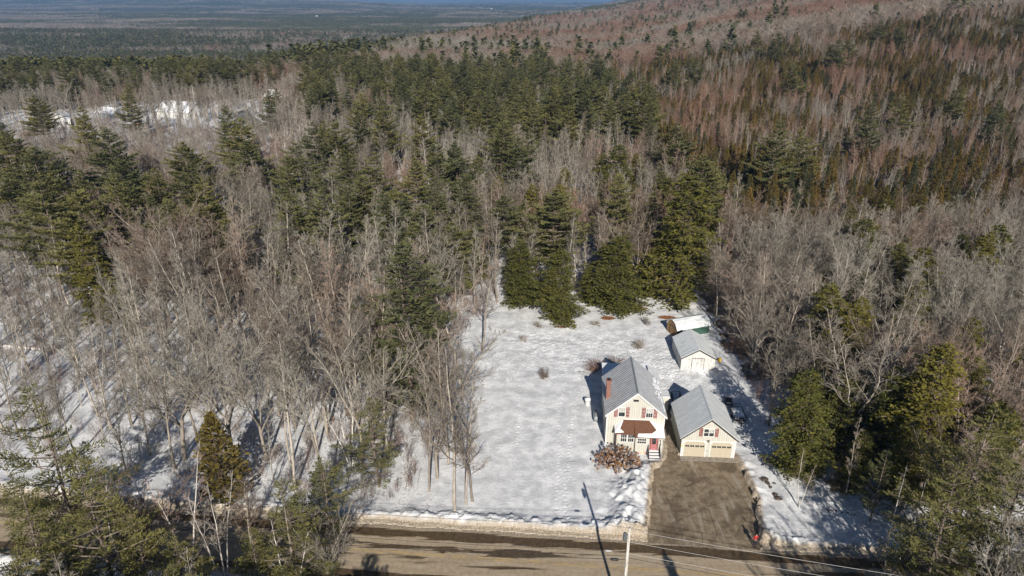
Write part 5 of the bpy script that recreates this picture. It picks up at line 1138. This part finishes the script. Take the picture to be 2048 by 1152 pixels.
# ------------------------------------------------------------------ far forest: simpler trees, same kinds
def far_bare(seed, h=14, n=46, th=1.0):
    rg = np.random.default_rng(seed); S = [[0, 0, 0, 0, 0, h * .8, .16, .05]]
    for i in range(n):
        z = h * rg.uniform(.25, .8); a = rg.uniform(0, 6.28); L = h * rg.uniform(.12, .30); e_ = rg.uniform(.7, 1.3)
        q = np.array([math.cos(a) * math.cos(e_), math.sin(a) * math.cos(e_), math.sin(e_)]) * L; S.append([rg.normal(0, .4), rg.normal(0, .4), z, q[0] * 1.6, q[1] * 1.6, z + q[2], .055 * th, .035 * th])
    return tubes(S, 3)
def far_con(seed, h, cr, n, pw=.8):
    rg = np.random.default_rng(seed); P = []; D = []
    for i in range(n):
        t = rg.uniform(0, 1) ** 1.15; a = rg.uniform(0, 6.28); r_ = cr * (1 - t) ** pw * rg.uniform(.35, 1.05); z = h * (.15 + .85 * t); P.append([r_ * math.cos(a), r_ * math.sin(a), z]); D.append([math.cos(a), math.sin(a), rg.normal(.25, .3)])
    return tufts(rg, np.array(P), np.array(D), cr * .62, cr * .36)
FM = []
for i in range(3): V, F_ = far_bare(400 + i); FM.append(as_mesh('hardwood', V, [F_], M['twig']))
V, F_ = far_bare(404, 14, 26); FM.append(as_mesh('birch', V, [F_], M['birchtwig']))
for i in range(2): V, F_ = far_con(410 + i, 20, 4.2, 130); FM.append(as_mesh('pine', V, [F_], M['needle_pine']))
V, F_ = far_con(414, 12, 2.0, 90, 1.0); FM.append(as_mesh('spruce', V, [F_], M['needle_spruce'])); V, F_ = far_con(416, 11, 2.0, 90, .6); FM.append(as_mesh('cedar', V, [F_], M['needle_cedar']))
def species(x, y, uu):
    hil = ((400 + 5.5 * np.maximum(0, x + 190)) > y + 30 * np.sin(x / 40)) * (y < 3200); big = fbm(x / 330, y / 120, 140, 4) * .6 + fbm(x / 90, y / 60, 141, 3) * .4
    pc = np.where(hil > .5, np.where(big > .54, .30, .06), np.where(big > np.where(y > 800, .49, .53), .76, .16)); pc = np.where((y > 900) & (hil > .5), pc + .10, pc)
    con = uu < pc; v_ = np.where(uu * 7919 % 1 < .12, 3, (uu * 9973 % 3).astype(int)); pv = 4 + (uu * 5711 % 2).astype(int)
    sp = np.where(uu * 3571 % 1 < .35, 6, 7); cv = np.where(hil > .5, np.where(uu * 1237 % 1 < .18, pv, sp), pv)
    return np.where(con, cv, v_), con
fx, fy = [], []
for (y0, y1, st) in ((520, 900, 5.2), (900, 1500, 6.6), (1500, 2400, 9.5), (1000, 1001, 50)):
    a_, b_ = jitter(-.82 * y1, .82 * y1, y0, y1, st); q = (np.abs(a_) < .80 * b_ + 20); fx.append(a_[q]); fy.append(b_[q])
fx = np.concatenate(fx); fy = np.concatenate(fy); fz = terr(fx, fy); n = len(fx); uu = rng.uniform(0, 1, n); vi, con = species(fx, fy, uu)
s_ = rng.uniform(.75, 1.2, n) * (1 + .28 * (fy > 1500)) * np.where(con & (fy > 700), .80, 1.08); hil = sm(0, 120, fx + .08 * fy)
tn = np.where(con, rng.uniform(0, .8, n), np.clip((fbm(fx / 90, fy / 60, 150, 3) - .45) * 3 + .42 * hil + rng.normal(0, .12, n), 0, 1))
scatter('distant_wood', np.stack([fx, fy, fz], 1), np.stack([np.zeros(n), np.zeros(n), rng.uniform(0, 6.28, n)], 1), np.stack([s_ * 1.15, s_ * 1.15, s_], 1), vi, tn, FM, 'far mixed forest of bare and evergreen trees reaching to the ridge', 'forest')
print('distant', n)
# clumps for the valley beyond
CM = []
for mm, kd in (('twig', 0), ('needle_pine', 1), ('twig', 0), ('needle_pine', 1)):
    rg = np.random.default_rng(500 + len(CM)); VV = []; FF = []; off = 0
    for i in range(14):
        V, F_ = far_bare(600 + i, 15, 30, 5.0) if kd == 0 else far_con(600 + i, 15.5, 4.4, 38)
        V = V.copy() * rg.uniform(.8, 1.15); V[:, 0] += rg.uniform(-17, 17); V[:, 1] += rg.uniform(-17, 17)
        if kd == 0: V[:, :2] += 0
        VV.append(V); FF.append(F_ + off); off += len(V)
    CM.append(as_mesh('clump', np.concatenate(VV), [np.concatenate(FF)], M[mm]))
gx_, gy_ = [], []
for (y0, y1, st) in ((2400, 4200, 24), (4200, 7500, 46), (7500, 13500, 90)):
    a_, b_ = jitter(-.8 * y1, .8 * y1, y0, y1, st); q = (np.abs(a_) < .79 * b_ + 20) & ~((b_ < 2900) & (a_ > 700)); gx_.append(a_[q]); gy_.append(b_[q])
gx_ = np.concatenate(gx_); gy_ = np.concatenate(gy_); gz = terr(gx_, gy_); n = len(gx_); big = fbm(gx_ / 900, gy_ / 260, 160, 4) * .65 + fbm(gx_ / 200, gy_ / 150, 161, 3) * .35
con = big + rng.normal(0, .04, n) > .50; vi = np.where(con, 1, 0) + 2 * rng.integers(0, 2, n); s_ = np.where(gy_ > 7500, 3.0, np.where(gy_ > 4200, 1.8, 1.1)); hz_ = np.where(gy_ > 4200, 1.15, 1.0)
scatter('valley_forest', np.stack([gx_, gy_, gz], 1), np.stack([np.zeros(n), np.zeros(n), rng.uniform(0, 6.28, n)], 1), np.stack([s_, s_, hz_], 1), vi, rng.uniform(0, .5, n), CM, 'distant blue green valley forest', 'forest')
print('valley', n)
# mountains on the horizon
xm_ = np.linspace(-30000, 30000, 260); ym_ = np.linspace(20000, 31000, 40); XX, YY = np.meshgrid(xm_, ym_)
hgt = 330 * sm(20000, 26000, YY) * (.35 + fbm(XX / 5200 + 4.4, YY / 5200, 170, 5)) * (1 - .5 * sm(28000, 31000, YY)) - 60
ii = np.arange(XX.size).reshape(XX.shape); FQ = np.stack([ii[:-1, :-1].ravel(), ii[:-1, 1:].ravel(), ii[1:, 1:].ravel(), ii[1:, :-1].ravel()], 1)
b = NB('wooded_mountain'); wp = b.coord('World', (.001, .001, .001)); n_ = b.noise(wp, 2.2, 6, .6)
mo = mk('mountains', np.stack([XX.ravel(), YY.ravel(), hgt.ravel()], 1), [FQ], b.fin(b.mix(b.ramp(n_, .52, .66), (0.07, 0.08, 0.06), (0.22, 0.19, 0.17)), .9), smooth=True); tag(mo, kind='structure')
# air between here and the hills
hb_ = MB().box(-33000, 33000, -500, 33000, -120, 420).build('haze', [])
b = bpy.data.materials.new('haze_air'); b.use_nodes = True; tt = b.node_tree; tt.nodes.clear(); pv = tt.nodes.new('ShaderNodeVolumePrincipled'); oo = tt.nodes.new('ShaderNodeOutputMaterial')
pv.inputs['Color'].default_value = (0.34, 0.60, 1.0, 1); pv.inputs['Density'].default_value = 0.000095; pv.inputs['Anisotropy'].default_value = 0.1; tt.links.new(pv.outputs[0], oo.inputs['Volume'])
hb_.data.materials.append(b); tag(hb_, 'thin blue winter haze over the whole valley', 'haze', None, 'stuff')
